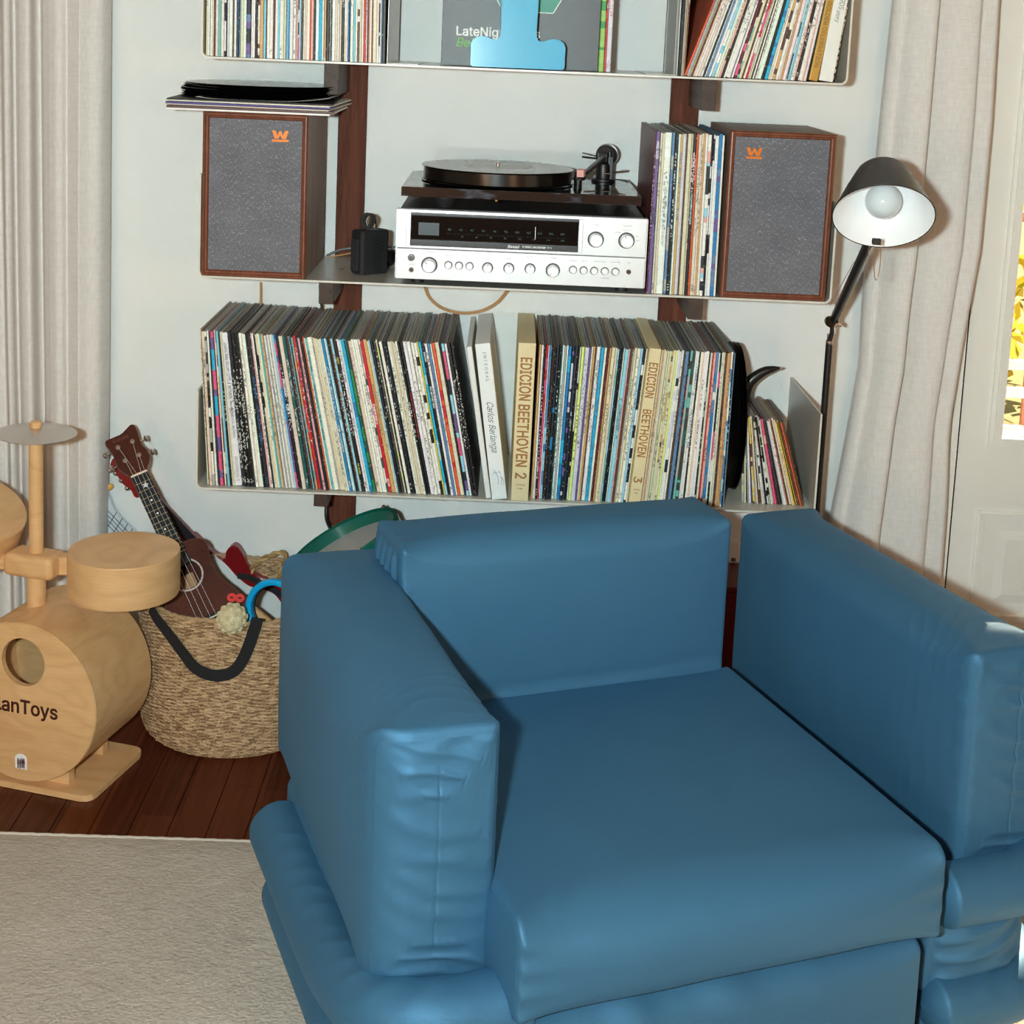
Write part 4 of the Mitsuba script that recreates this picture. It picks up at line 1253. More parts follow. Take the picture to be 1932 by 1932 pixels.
def knob(px, py, rpx, d=0.016, mark=None, dark=False, y=yR, name='knob'):
    P = aty(px, py, y)
    r = rpx / FPX * 2.81
    m = lathe([(0, d), (r * 0.86, d), (r * 0.93, d - 0.0012), (r * 0.95, d - 0.003), (r, 0.003), (r * 1.0, 0)], 40)
    M = fr(P, (1, 0, 0), (0, 0, 1))
    kk = part(rec, name, moved(m, M), paint((0.25, 0.25, 0.26), 0.2, 0.9) if dark else KNOB, 25)
    ring = lathe([(r * 1.0, 0.0002), (r * 1.18, 0.0006), (r * 1.18, 0), (r * 1.0, 0)], 32)
    part(kk, 'collar', moved(ring, M), paint('#3a3c40', 0.4), 30)
    if mark is not None:
        a = math.radians(mark)
        c, s = math.cos(a), math.sin(a)
        part(kk, 'pointer', moved(trimesh.creation.box((0.001, r * 0.35, 0.0006)).apply_transform(trimesh.transformations.rotation_matrix(a, (0, 0, 1))).apply_translation((-s * r * 0.65, c * r * 0.65, d)), M), INK, False)
    return kk


knob(776, 486, 5.6, 0.012, dark=True, name='power_switch')
knob(810, 500, 13.2, 0.020, mark=40)
for px, py in ((846, 500), (866, 501), (886, 502), (1081, 509), (1101, 510), (1121, 511), (1141, 511.6), (1161, 512.6)):
    knob(px, py, 6.6, 0.009, name='push_button')
for px, py in ((920, 505), (960, 506), (1000, 507)):
    knob(px, py, 8.8, 0.016, mark=0)
knob(1043, 510, 11.6, 0.020, mark=135)
knob(1124, 452, 13.2, 0.018, y=y1)
knob(1182, 454, 13.2, 0.018, mark=20, y=y1)
for px, py in ((776, 509), (1186, 513)):
    P = aty(px, py, yR)
    part(rec, 'jack', moved(lathe([(0.0026, -0.001), (0.0026, 0.0012), (0.0046, 0.0012), (0.0050, 0.0)], 24), fr(P, (1, 0, 0), (0, 0, 1))), CHROME, 30)
    part(rec, 'jack_hole', moved(lathe([(0, 0.0002), (0.0027, 0.0002)], 20), fr(P, (1, 0, 0), (0, 0, 1))), BLACK, False)
PRINT = paint('#8c9296', 0.5)
for s, px, py, y in (('POWER', 777, 475, yR), ('PHONES', 777, 499.5, yR), ('SPEAKERS', 812, 476.5, yR), ('HIGH FILTER', 847, 483, yR), ('LOW', 878, 484, yR), ('BASS', 920, 488, yR), ('TREBLE', 960, 489, yR), ('BALANCE', 1000, 485.5, yR), ('VOLUME', 1043, 488, yR),
                     ('LOUDNESS', 1082, 493, yR), ('MODE', 1102, 493.8, yR), ('TAPE MONITOR', 1132, 495, yR), ('FM MUTING', 1162, 496, yR), ('MIC', 1187, 497, yR), ('TUNING', 1125, 425.5, y1), ('SELECTOR', 1184, 427.5, y1), ('FM AUTO', 1183, 436, y1), ('AM', 1201, 447, y1), ('PHONO', 1166, 440, y1), ('AUX', 1203, 455, y1), ('DUBBING', 1142, 526, yR)):
    rt(s, px, py, 0.0024, PRINT, y=y - 0.0003, maxw=0.021)

# ------------------------------------------------------------------ turntable
yT = -0.40
txl, txr = aty(757, 365, yT)[0], aty(1210, 378, yT)[0]
tz0, tz1 = aty(980, 379, yT)[2], aty(980, 361, yT)[2]
tt = thing('turntable', 'black turntable with marbled plinth edge standing on the receiver', 'turntable')
part(tt, 'plinth', rbox(txl, txr, yT, -0.070, tz0, tz1, 0.0008), 'mat_plinth', 30)
FH = tz0 - rz1
for (x, y) in ((aty(838, 385, -0.33)[0], -0.325), (aty(1144, 398, -0.33)[0], -0.325), ((txl + txr) / 2 - 0.02, -0.12)):
    part(tt, 'foot', lathe([(0, 0), (0.015, 0), (0.0165, 0.001), (0.024, FH * 0.65), (0.0255, FH * 0.75), (0.0255, FH), (0, FH)], 40).apply_translation((x, y, rz1)), RUBBER, 40)
part(tt, 'bearing_screw', lathe([(0, 0), (0.003, 0), (0.0035, 0.001), (0.0035, 0.012)], 20).apply_translation((aty(936, 380, -0.37)[0], -0.34, tz0 - 0.010)), paint((0.75, 0.55, 0.25), 0.25, 1.0), 40)
tc = V(aty(939, 320, -0.235)[0], -0.237, 0)
part(tt, 'subplatter', lathe([(0, 0.0), (0.1485, 0.0), (0.1505, 0.0016), (0.1485, 0.0034), (0, 0.0034)], 96).apply_translation(tc + V(0, 0, tz1 + 0.0006)), GLOSSBLACK, 40)
part(tt, 'platter', lathe([(0, 0), (0.1455, 0), (0.1465, 0.001), (0.1465, 0.0235), (0.1455, 0.0245), (0, 0.0245)], 120).apply_translation(tc + V(0, 0, tz1 + 0.0044)), paint('#070708', 0.2, spec=0.7), 30)
zr = tz1 + 0.0291
vk = thing('vinyl_record', 'black record with a pale label lying on the turntable platter', 'record')
def groovecol(p, n, uv):
    return mix((0.006, 0.006, 0.007), (0.02, 0.02, 0.022), noise(dr.sqrt(dr.square(p.x - float(tc[0])) + dr.square(p.y - float(tc[1]))) * 2600))
part(vk, 'disc', lathe([(0.0036, 0), (0.1485, 0.0), (0.1510, 0.0008), (0.1500, 0.0018), (0.072, 0.0018), (0.0036, 0.0018), (0.0036, 0)], 120).apply_translation(tc + V(0, 0, zr)), VINYL, 40)
part(vk, 'label', lathe([(0.0036, 0.0), (0.068, 0.0), (0.068, 0.0003), (0.0036, 0.0003), (0.0036, 0)], 80).apply_translation(tc + V(0, 0, zr + 0.0018)), paint('#bfc6c8', 0.4), 30)
part(tt, 'spindle', lathe([(0, 0.011), (0.002, 0.0105), (0.0032, 0.008), (0.0034, 0)], 20).apply_translation(tc + V(0, 0, zr)), CHROME, 40)
# tone arm
pv = V(aty(1138, 322, -0.13)[0], -0.135, tz1)
tb = part(tt, 'arm_base', cat_(cyl(0.0235, 0.006, 40, bevel=0.001), lathe([(0, 0.006), (0.015, 0.006), (0.0155, 0.012), (0.0145, 0.034), (0.012, 0.038), (0, 0.038)], 36), rbox(0.008, 0.019, -0.008, 0.008, 0.004, 0.052, 0.001), rbox(-0.0135, -0.009, -0.007, 0.007, 0.036, 0.058, 0.001), rbox(0.009, 0.0135, -0.007, 0.007, 0.036, 0.062, 0.001)).apply_translation(pv), BLACK, 35)
arm0 = pv + V(0, 0, 0.049)
hd = aty(1100, 331, -0.335)
hd[2] = tz1 + 0.030
d = (hd - arm0) / np.linalg.norm(hd - arm0)
part(tt, 'tone_arm', tube([arm0 - d * 0.010, arm0 + d * 0.03, arm0 + d * 0.12, hd], [0.0068, 0.0066, 0.0056, 0.0048], 16), paint('#26282a', 0.35), True)
cwc = arm0 - d * 0.020
part(tt, 'counterweight', moved(lathe([(0, -0.002), (0.0195, -0.002), (0.0215, 0.0), (0.022, 0.010), (0.0215, 0.022), (0.019, 0.024), (0, 0.024)], 48), axis_frame(cwc, -d)), paint('#18181b', 0.3), 35)
part(tt, 'weight_ring', moved(lathe([(0.0215, 0.010), (0.0232, 0.0105), (0.0232, 0.021), (0.0215, 0.0215)], 48), axis_frame(cwc, -d)), paint((0.35, 0.36, 0.37), 0.25, 0.9), 35)
part(tt, 'bearing_block', moved(rbox(-0.009, 0.009, -0.009, 0.009, -0.014, 0.010, 0.002), axis_frame(arm0, d)), BLACK, 35)
side = np.cross(d, V(0, 0, 1))
side /= np.linalg.norm(side)
hs = part(tt, 'headshell', moved(extrude(Polygon([(-0.006, 0), (0.006, 0), (0.0085, -0.012), (0.0085, -0.03), (0.004, -0.036), (-0.004, -0.036), (-0.0085, -0.03), (-0.0085, -0.012)]), 0.003), fr(hd - V(0, 0, 0.002), side, -d)), BLACK, 30)
part(hs, 'cartridge', moved(rbox(-0.007, 0.007, -0.028, -0.010, -0.014, 0.0, 0.001), fr(hd, side, -d)), paint('#d8a09c', 0.4), 30, label='pink cartridge')
part(tt, 'lift_lever', tube([pv + V(0.012, -0.004, 0.020), pv + V(0.030, -0.012, 0.022), pv + V(0.045, -0.016, 0.026)], [0.0016, 0.0016, 0.0024], 8), CHROME, True)
part(tt, 'lift_rest', tube([pv + V(-0.004, -0.022, 0.018), pv + V(0.013, -0.022, 0.018)], 0.0017, 8), CHROME, True)
part(tt, 'bias_rod', tube([pv + V(-0.012, 0, 0.046), pv + V(-0.045, -0.004, 0.049)], 0.0019, 8), BLACK, True)
part(tt, 'bias_rod', tube([pv + V(-0.012, 0, 0.050), pv + V(-0.045, -0.002, 0.057)], 0.0010, 8), BLACK, True)
part(tt, 'arm_clip', lathe([(0, 0), (0.008, 0), (0.0085, 0.012), (0.006, 0.020), (0.0085, 0.024), (0.0, 0.026)], 24).apply_translation((aty(1091, 330, -0.21)[0], -0.21, tz1)), BLACK, 35)
# open dust cover
lid = part(tt, 'dust_cover', trimesh.Trimesh([[txl + 0.03, -0.066, tz1], [txr - 0.03, -0.066, tz1], [txr - 0.055, -0.026, aty(1000, 284, -0.03)[2]], [txl + 0.05, -0.026, aty(1000, 284, -0.03)[2]]], [[0, 1, 2], [0, 2, 3]], process=False), 'mat_glass', False, label='clear open dust cover')

# ------------------------------------------------------------------ small black loudspeaker, cables
P = atz(693, 521, zm)
bc = V(P[0], -0.232, zm)
bt = thing('portable_speaker', 'small black portable speaker with a carrying loop left of the receiver', 'speaker')
th = math.radians(40)
Mb = fr(bc, (math.cos(th), math.sin(th), 0), (-math.sin(th), math.cos(th), 0))
pg = sbox(-0.026, -0.012, 0.026, 0.012).buffer(0.008, quad_segs=8)
body = extrude(pg, 0.088, 0.005)
part(bt, 'body', moved(body, Mb), paint('#17171a', 0.75), 35)
bh = moved
part(bt, 'side_pad', moved(moved(extrude(sbox(-0.0085, 0.010, 0.0085, 0.068).buffer(0.003), 0.004, 0.001), fr(V(-0.0345, 0, 0), (0, -1, 0), (0, 0, 1))), Mb), paint('#2b2d31', 0.55), 35, label='dark grey rubber side pad')
for i in range(9):
    q = Polygon([(-0.004, 0.010 + i * 0.0075), (0.017, 0.002 + i * 0.0075), (0.017, 0.0045 + i * 0.0075), (-0.004, 0.0125 + i * 0.0075)])
    part(bt, 'grille_rib', moved(moved(extrude(q, 0.002), fr(V(0, -0.0195, 0), (1, 0, 0), (0, 0, 1))), Mb), paint('#08080a', 0.8), False)
lp = catmull([bc + V(-0.012, 0, 0.088), bc + V(-0.017, 0, 0.105), bc + V(-0.010, -0.002, 0.118), bc + V(0.0, -0.002, 0.116), bc + V(0.002, 0, 0.104), bc + V(-0.006, 0, 0.088)], 8)
part(bt, 'strap', tube(lp, 0.0032, 10), paint('#2a2826', 0.8), True)
part(bt, 'strap', tube(lp + V(0.004, 0.006, -0.001), 0.0028, 10), paint('#2a2826', 0.8), True)
part(bt, 'top_cap', moved(extrude(sbox(-0.004, -0.006, 0.014, 0.006).buffer(0.003), 0.002), fr(bc + V(0, 0, 0.0875), Mb[:3, 0], Mb[:3, 1])), paint('#4a4d52', 0.5), False)
COPPER, CBLACK, CGREY = paint('#b98a58', 0.35), paint('#1b1b1c', 0.45), paint('#6d6f70', 0.4)


def cable(label, pts, r, mat, n=10):
    one('cable', label, 'cable', tube(catmull(pts, n), r, 8), mat, smooth=True)


def pxs(*a):
    return [aty(x, y, Y) for x, y, Y in a]


cable('black cable lying behind the small speaker on the middle shelf', pxs((616, 482, -0.05), (640, 472, -0.05), (668, 468, -0.05), (735, 466, -0.05), (752, 466, -0.045)), 0.0024, CGREY)
cable('copper coloured cable lying behind the small speaker', pxs((620, 485, -0.04), (650, 480, -0.04), (700, 470, -0.04), (752, 473, -0.03)), 0.0016, COPPER)
cable('thin black aerial rising behind the small speaker', pxs((712, 470, -0.05), (710, 430, -0.05), (707, 406, -0.05)), 0.0014, CBLACK)
P = aty(733, 480, -0.14)
one('power_adaptor', 'black rounded power adaptor behind the small speaker', 'adaptor', trimesh.creation.icosphere(3, 1.0).apply_scale((0.016, 0.020, 0.019)).apply_translation((P[0], -0.14, zm + 0.019)), paint('#121213', 0.25), smooth=True)
cable('copper coloured speaker cable hanging in a loop under the middle shelf', pxs((803, 541, -0.03), (812, 562, -0.03), (835, 580, -0.03), (870, 589, -0.03), (905, 586, -0.03), (935, 571, -0.03), (957, 547, -0.03)), 0.0019, COPPER)
cable('second strand of the speaker cable looping under the middle shelf', pxs((800, 541, -0.028), (810, 563, -0.028), (834, 583, -0.028), (870, 592, -0.028), (906, 589, -0.028), (938, 573, -0.028), (961, 547, -0.028)), 0.0017, COPPER)
cable('copper coloured cable hanging straight below the left loudspeaker', pxs((492, 533, -0.03), (492, 560, -0.03), (491, 600, -0.03)), 0.0024, COPPER)
cable('black cable hanging below the shelf beside the left bracket', pxs((604, 538, -0.03), (605, 560, -0.03), (609, 590, -0.03)), 0.0032, CBLACK)
cable('gold cable hanging beside the black one at the left bracket', pxs((610.5, 538, -0.028), (611, 560, -0.028), (610, 595, -0.028)), 0.0014, paint('#b99640', 0.4))
cable('black cable curving down from the lowest left bracket to the green drum', pxs((616, 950, -0.05), (616, 975, -0.06), (621, 992, -0.08), (630, 1004, -0.10), (650, 1030, -0.12), (665, 1100, -0.10)), 0.0042, CBLACK)

# ------------------------------------------------------------------ the blue ornament on the top shelf
yB = -0.338
half = [(884, 121), (885, 100), (885, 84), (889, 76), (897, 70.5), (907, 69), (917, 71), (925, 74.5), (932, 76), (938, 74), (941.5, 68), (942.5, 55), (943, 30), (943.5, 0)]
pl_ = [aty(x, y, yB) for x, y in half]
xmid = (aty(884, 100, yB)[0] + aty(1065, 104, yB)[0]) / 2
left = [(p[0] - xmid, p[2]) for p in pl_]
left[0] = (left[0][0], zt_ + 0.004)
left = [(left[0][0] + 0.004, zt_)] + left
ztop = zt_ + 0.325
L = [(a, b) for a, b in left] + [(a, 2 * (zt_ + ztop) / 2 - b) for a, b in left[::-1]]
R = [(-a, b) for a, b in L[::-1]]
poly = Polygon(L + R).buffer(0)
m = extrude(poly, 0.062, 0.006)
m.apply_translation((0, -zt_, 0))
Mo = fr(V(xmid, yB + 0.062, zt_), (math.cos(0.05), math.sin(0.05), 0), (0, 0.022, 1))
one('ornament', 'glossy sky blue letter shaped ornament in front of the black record cover', 'ornament', moved(m, Mo), paint('#5fb4d8', 0.16, spec=0.5), smooth=30)

# ------------------------------------------------------------------ floor lamp
lampk = thing('floor_lamp', 'black jointed floor lamp with a conical shade at the right of the shelves', 'lamp')
yP = -0.235
xp = aty(1553, 800, yP)[0]
zp = aty(1564, 648, yP)[2]
part(lampk, 'base', lathe([(0, 0), (0.112, 0), (0.115, 0.003), (0.113, 0.012), (0.02, 0.016), (0.012, 0.03), (0, 0.03)], 64).apply_translation((xp, yP, 0)), SATINBLACK, 35)
part(lampk, 'pole', tube([(xp, yP, 0.02), (xp, yP, zp)], 0.0068, 20), SATINBLACK, True)
part(lampk, 'collar', cat_(tube([(xp, yP, zp - 0.002), (xp, yP, zp + 0.006)], 0.0072, 20), tube([(xp - 0.003, yP, zp + 0.005), (xp - 0.003, yP, zp + 0.020)], 0.0022, 10), tube([(xp + 0.004, yP, zp + 0.005), (xp + 0.004, yP, zp + 0.014)], 0.0018, 10)), CHROME, True)
J = aty(1570, 607, yP - 0.01)
part(lampk, 'knuckle', cat_(tube([(xp, yP, zp + 0.004), (xp + 0.003, yP - 0.004, zp + 0.022), J], [0.005, 0.0045, 0.004], 14)), paint('#2a2422', 0.2), True)
part(lampk, 'joint', moved(cyl(0.0105, 0.016, 28, bevel=0.002), fr(J + V(-0.004, 0.008, 0), (1, 0, 0), (0, 0, 1))), GLOSSBLACK, 30)
part(lampk, 'joint', cat_(moved(cyl(0.0048, 0.020, 20, bevel=0.001), fr(J + V(0.012, 0.008, -0.002), (1, 0, 0), (0, 0, 1))), tube([J + V(0.010, -0.008, -0.004), J + V(0.017, -0.008, -0.006)], 0.003, 10), tube([J + V(0.002, -0.010, 0.004), J + V(0.002, -0.010, 0.040)], 0.0016, 8)), CHROME, 30)
Hc = V(0.6556, -0.618, 1.1655)
hn = V(-0.10, -0.70, -0.705)
hn /= np.linalg.norm(hn)
AE = aty(1640, 455, -0.53)
part(lampk, 'arm', tube([J + V(0.003, 0, 0.004), AE], 0.0085, 18), SATINBLACK, True)
wa = J + V(-0.008, -0.006, 0.034)
part(lampk, 'tension_wire', tube([wa, aty(1612, 493, -0.42)], 0.0007, 6), CHROME, True)
Mh = axis_frame(Hc, hn, (1, 0, 0))
def shade(r0, r1, l):
    return [(r0, 0), (r0 + (r1 - r0) * 0.55, -l * 0.55), (r1 + 0.002, -l * 0.92), (r1 - 0.004, -l * 0.985), (r1 - 0.012, -l), (0, -l)]
ro = shade(0.0872, 0.0435, 0.104)
sh = part(lampk, 'shade', moved(lathe(ro[::-1], 72), Mh), SATINBLACK, 40)
part(sh, 'inner_shade', moved(lathe(shade(0.0858, 0.042, 0.101), 72), Mh), paint((0.84, 0.85, 0.86), 0.35), 40, label='white inside of the shade')
part(sh, 'rim', moved(lathe([(0.0857, 0.0), (0.0864, 0.0012), (0.0874, 0.0)], 72), Mh), SATINBLACK, True)
bc_ = Hc - hn * 0.034
part(lampk, 'bulb', trimesh.creation.icosphere(4, 0.031).apply_translation(bc_), paint('#cdd6da', 0.15, spec=0.6), True, label='frosted bulb')
part(lampk, 'socket', moved(cyl(0.016, 0.045, 30), axis_frame(Hc - hn * 0.098, hn)), paint((0.8, 0.8, 0.8), 0.4), 35)
CL = aty(1654, 456, -0.672)
part(sh, 'clip', rbox(CL[0] - 0.0065, CL[0] + 0.0065, CL[1] - 0.004, CL[1] + 0.008, CL[2] - 0.005, CL[2] + 0.005, 0.001), BLACK, 30)
w = catmull(pxs((1648, 462, -0.672), (1649, 490, -0.672), (1650, 520, -0.672), (1653, 528, -0.672), (1657, 520, -0.672), (1661, 495, -0.672), (1662, 462, -0.672)), 8)
part(sh, 'wire_handle', tube(w, 0.0008, 8), CHROME, True)
w = catmull(pxs((1640, 462, -0.62), (1637, 500, -0.62), (1636, 528, -0.62)), 8)
part(sh, 'wire_handle', tube(w, 0.0006, 8), CHROME, True)

# ------------------------------------------------------------------ curtains


def curtain(label, curve, left, right, depth, ybase, z0, z1, n=70):
    """Hanging folds: curve = [(share of the width, share of the depth)], left/right = [(z, x)...] of the edges."""
    c = catmull(curve, 14)
    zz = np.linspace(z1, z0, n)
    P = []
    for z in zz:
        xl = np.interp(z, [p[0] for p in left], [p[1] for p in left])
        xr = np.interp(z, [p[0] for p in right], [p[1] for p in right])
        s = c[:, 0]
        x = xl + s * (xr - xl)
        wob = 0.006 * (meshkit.noise(np.stack([s * 7, 0 * s + z * 1.3, 0 * s], -1), 3) - 0.5)
        y = ybase - depth * c[:, 1] * (0.85 + 0.15 * math.sin(z * 2.1)) + wob
        P.append(np.stack([x + 0.3 * wob, y, 0 * x + z], -1))
    P = np.array(P)
    # a second skin 1.5 mm behind, so that the cloth has thickness
    du = np.gradient(P, axis=1)
    nn = np.cross(du, V(0, 0, 1))
    nn /= np.linalg.norm(nn, axis=2, keepdims=True) + 1e-9
    Q = P - nn * 0.0014
    G = np.concatenate([P, Q[:, ::-1]], 1)
    m = grid_mesh(np.swapaxes(G, 0, 1), True)
    if m.volume < 0:
        m.invert()
    k = thing('curtain', label, 'curtain')
    part(k, 'cloth', m, 'mat_curtain', 50)
    return k


def zx(Y, *pts):
    return sorted([(aty(x, y, Y)[2], aty(x, y, Y)[0]) for x, y in pts])


cr = [(0.0, 0.10), (0.012, 0.34), (0.06, 0.50), (0.10, 0.52), (0.12, 0.56), (0.22, 0.85), (0.33, 0.98), (0.392, 0.92), (0.408, 0.70), (0.402, 0.40), (0.41, 0.30), (0.43, 0.44), (0.445, 0.46), (0.55, 0.70), (0.70, 0.88), (0.79, 0.86), (0.825, 0.74), (0.832, 0.66), (0.85, 0.72), (0.93, 0.84), (0.975, 0.80), (1.0, 0.62), (0.995, 0.30), (0.97, 0.02)]
Yc = -0.06
curtain('pale grey linen curtain hanging between the floor lamp and the door', cr, [(-0.02, aty(1545, 1130, Yc)[0])] + zx(Yc, (1570, 985), (1600, 830), (1625, 690), (1632, 560), (1665, 230), (1690, 0)) + [(2.3, aty(1690, 0, Yc)[0] + 0.02)],
        [(-0.02, aty(1782, 1110, Yc)[0] - 0.012)] + zx(Yc, (1772, 1110), (1783, 950), (1788, 800), (1814, 640), (1846, 470), (1869, 230), (1884, 0)) + [(2.3, aty(1884, 0, Yc)[0] + 0.01)], 0.085, -0.022, 0.012, 2.3)
xa, xb = -1.30, aty(205, 300, -0.05)[0]
sx = lambda px: (aty(px, 300, -0.05)[0] - xa) / (xb - xa)
cl = [(0.0, 0.2), (0.10, 0.8), (0.22, 0.9), (0.25, 0.6), (0.24, 0.3), (0.27, 0.25), (0.33, 0.6), (sx(-30), 0.75), (sx(-12), 0.5), (sx(0), 0.45), (sx(16), 0.9), (sx(24), 0.98), (sx(29), 0.86), (sx(28), 0.6), (sx(32), 0.55), (sx(45), 0.80), (sx(60), 0.92), (sx(66), 0.80), (sx(64), 0.3), (sx(70), 0.15),
      (sx(80), 0.42), (sx(94), 0.62), (sx(97), 0.66), (sx(112), 0.78), (sx(122), 0.74), (sx(128), 0.58), (sx(136), 0.66), (sx(155), 0.84), (sx(158), 0.83), (sx(180), 0.90), (sx(196), 0.80), (sx(203), 0.55), (sx(205), 0.25), (sx(203), 0.05)]
curtain('pale grey linen curtain hanging at the left edge behind the wooden drum kit', cl, [(-0.02, xa + 0.04), (0.6, xa + 0.03), (2.3, xa - 0.03)], [(-0.02, xb - 0.004), (1.0, xb - 0.001), (2.3, xb + 0.004)], 0.085, -0.018, 0.012, 2.3)
for i, (x0, x1, lab) in enumerate(((-1.5, -0.75, 'left'), (0.7, 2.1, 'right'))):
    one('curtain_rail', 'white curtain rail above the %s curtain' % lab, 'curtain rail', cat_(rbox(x0, x1, -0.075, -0.045, 2.30, 2.33, 0.004), bx(x0 + 0.05, x0 + 0.08, -0.05, -0.0005, 2.305, 2.325), bx(x1 - 0.08, x1 - 0.05, -0.05, -0.0005, 2.305, 2.325)), 'mat_white', smooth=30)

# ------------------------------------------------------------------ wooden toy drum kit
kit = thing('toy_drum_kit', 'wooden toy drum kit with bass drum, small drums and metal cymbal at the left', 'drum kit')
psi = 0.2643
DX, DA = V(math.cos(psi), -math.sin(psi), 0), V(math.sin(psi), math.cos(psi), 0)
bc0, BR, BL = V(-0.8632, -0.5528, 0.1762), 0.1542, 0.2075
Mk = fr(bc0, DX, V(0, 0, 1))           # local z points at the viewer
Mk2 = Mk.copy()
pg = Polygon([(BR * math.cos(t), BR * math.sin(t)) for t in np.linspace(0, 2 * PI, 121)[:-1]])
hole = Polygon([(0.0042 + 0.0455 * math.cos(t), 0.0805 + 0.0465 * math.sin(t)) for t in np.linspace(0, 2 * PI, 81)[:-1]])
front = extrude(pg.difference(hole), 0.012)
fp = part(kit, 'drum_front', moved(front, Mk @ np.array([[1, 0, 0, 0], [0, 1, 0, 0], [0, 0, 1, -0.012], [0, 0, 0, 1]], float)), 'mat_birch', False, label='plywood front with a round hole')
shell = lathe([(BR, -0.0005), (BR + 0.0015, -0.003), (BR + 0.0015, -BL), (BR - 0.012, -BL), (BR - 0.012, -0.013), (BR, -0.0115), (BR, -0.0005)], 120)
part(kit, 'drum_shell', moved(shell, Mk), 'mat_birch', 30)
part(kit, 'drum_back', moved(lathe([(0, -BL + 0.010), (BR - 0.0125, -BL + 0.010), (BR - 0.0125, -BL), (0, -BL)][::-1], 80), Mk), 'mat_birch', 30)
m = meshkit.text_mesh('PlanToys', 0.0262, 0.0006, True)
v = np.array(m.vertices)
v[:, 0] = (v[:, 0] - v[:, 0].max()) * 0.148 / np.ptp(v[:, 0]) + 0.0765
v[:, 1] += -0.0205
part(fp, 'lettering', moved(trimesh.Trimesh(v, m.faces, process=False), Mk), paint('#3b1408', 0.6), False)
o2 = V(-0.0012, -0.1195, 0.0)
stk = unary_union([sbox(-0.011, -0.011, 0.011, 0.006), Polygon([(0.0115 * math.cos(t), 0.006 + 0.0105 * math.sin(t)) for t in np.linspace(0, PI, 20)])]).buffer(0.0015)
sk = part(fp, 'sticker', moved(extrude(stk, 0.0004), Mk @ fr(o2, (1, 0, 0), (0, 1, 0))), paint('#e8e6e4', 0.4), False, label='small white sticker with a group of dark figures')
for dx, colr in ((-0.0062, '#5a3422'), (-0.0018, '#2a2622'), (0.0024, '#4a2f5c'), (0.0062, '#5c2030')):
    fg = unary_union([sbox(-0.0018, -0.002, 0.0018, 0.006), Polygon([(0.0013 * math.cos(t), 0.0078 + 0.0015 * math.sin(t)) for t in np.linspace(0, 2 * PI, 12)[:-1]]), sbox(-0.0016, -0.0105, -0.0003, -0.002), sbox(0.0003, -0.0105, 0.0016, -0.002)])
    part(sk, 'figure', moved(extrude(fg, 0.0003), Mk @ fr(o2 + V(dx, 0.0004 * rnd.uniform(-4, 4), 0.0004), (1, 0, 0), (0, 1, 0))), paint(colr, 0.6), False)
# base board and its two rails
B0 = V(-0.700, -0.585, 0)
def kp(a, b, z=0.0):
    return V(-0.724, -0.590, 0) + DX * a + DA * b + V(0, 0, z)
bp = Polygon([(-0.44, 0.0), (-0.022, 0.0), (-0.010, 0.004), (-0.002, 0.013), (0.0, 0.024), (0.0, 0.185), (-0.003, 0.197), (-0.010, 0.205), (-0.022, 0.209), (-0.44, 0.209)])
part(kit, 'base_board', moved(extrude(bp, 0.0125, 0.0015), fr(kp(0, 0), DX, DA)), 'mat_birch', 30)
for b in (0.028, 0.15):
    part(kit, 'base_rail', moved(rbox(-0.27, -0.062, 0, 0.022, 0, 0.028, 0.002), fr(kp(0, b, 0.012), DX, DA)), 'mat_birch', 30)
# posts, cross bar, small drums and cymbal
def tz(px, py, Y):
    return aty(px, py, Y)
cxb, cyb = -0.866, -0.452
zbt = bc0[2] + BR - 0.006
zc0, zc1 = aty(66, 1097, -0.485)[2] + 0.002, aty(66, 1052, -0.485)[2]
part(kit, 'lower_post', cyl(0.0182, zc0 - zbt + 0.004, 36, bevel=0.001).apply_translation((cxb, cyb, zbt)), 'mat_birch', 35)
cb = Polygon([(-0.10, -0.026), (0.040, -0.026), (0.052, -0.014), (0.10, -0.010), (0.10, 0.024), (-0.10, 0.026)])
pgc = sbox(-0.053, -0.030, 0.055, 0.030).buffer(0.002)
part(kit, 'cross_bar', moved(rbox(-0.056, 0.050, -0.032, 0.032, 0, zc1 - zc0, 0.012, 8), fr(V(cxb, cyb, zc0), DX, DA)), 'mat_birch', 35)
arm_l = rbox(0.03, 0.125, -0.017, 0.017, 0.004, 0.040, 0.004)
part(kit, 'cross_bar', moved(arm_l, fr(V(cxb, cyb, zc0), (0.995, 0.05, 0), (-0.05, 0.995, 0))), 'mat_birch', 35)
part(kit, 'upper_post', cyl(0.0135, 0.669 - zc1 + 0.004, 32, bevel=0.001).apply_translation((cxb, cyb, zc1 - 0.004)), 'mat_birch', 35)
cym = thing  # the cymbal is a part: it moves with the kit
part(kit, 'cymbal', lathe([(0.004, 0.010), (0.016, 0.0095), (0.024, 0.0062), (0.05, 0.0022), (0.0755, -0.002), (0.0755, -0.0030), (0.05, 0.0010), (0.024, 0.0050), (0.004, 0.0085), (0.004, 0.010)], 72).apply_transform(trimesh.transformations.rotation_matrix(0.03, (0, 1, 0))).apply_translation((cxb, cyb, 0.670)), paint((0.60, 0.56, 0.52), 0.28, 0.95), 40, label='thin metal cymbal')
part(kit, 'cymbal_nut', lathe([(0, 0), (0.0115, 0), (0.0118, 0.003), (0.0112, 0.010), (0.009, 0.012), (0, 0.012)], 24).apply_translation((cxb, cyb, 0.679)), 'mat_birch', 35)
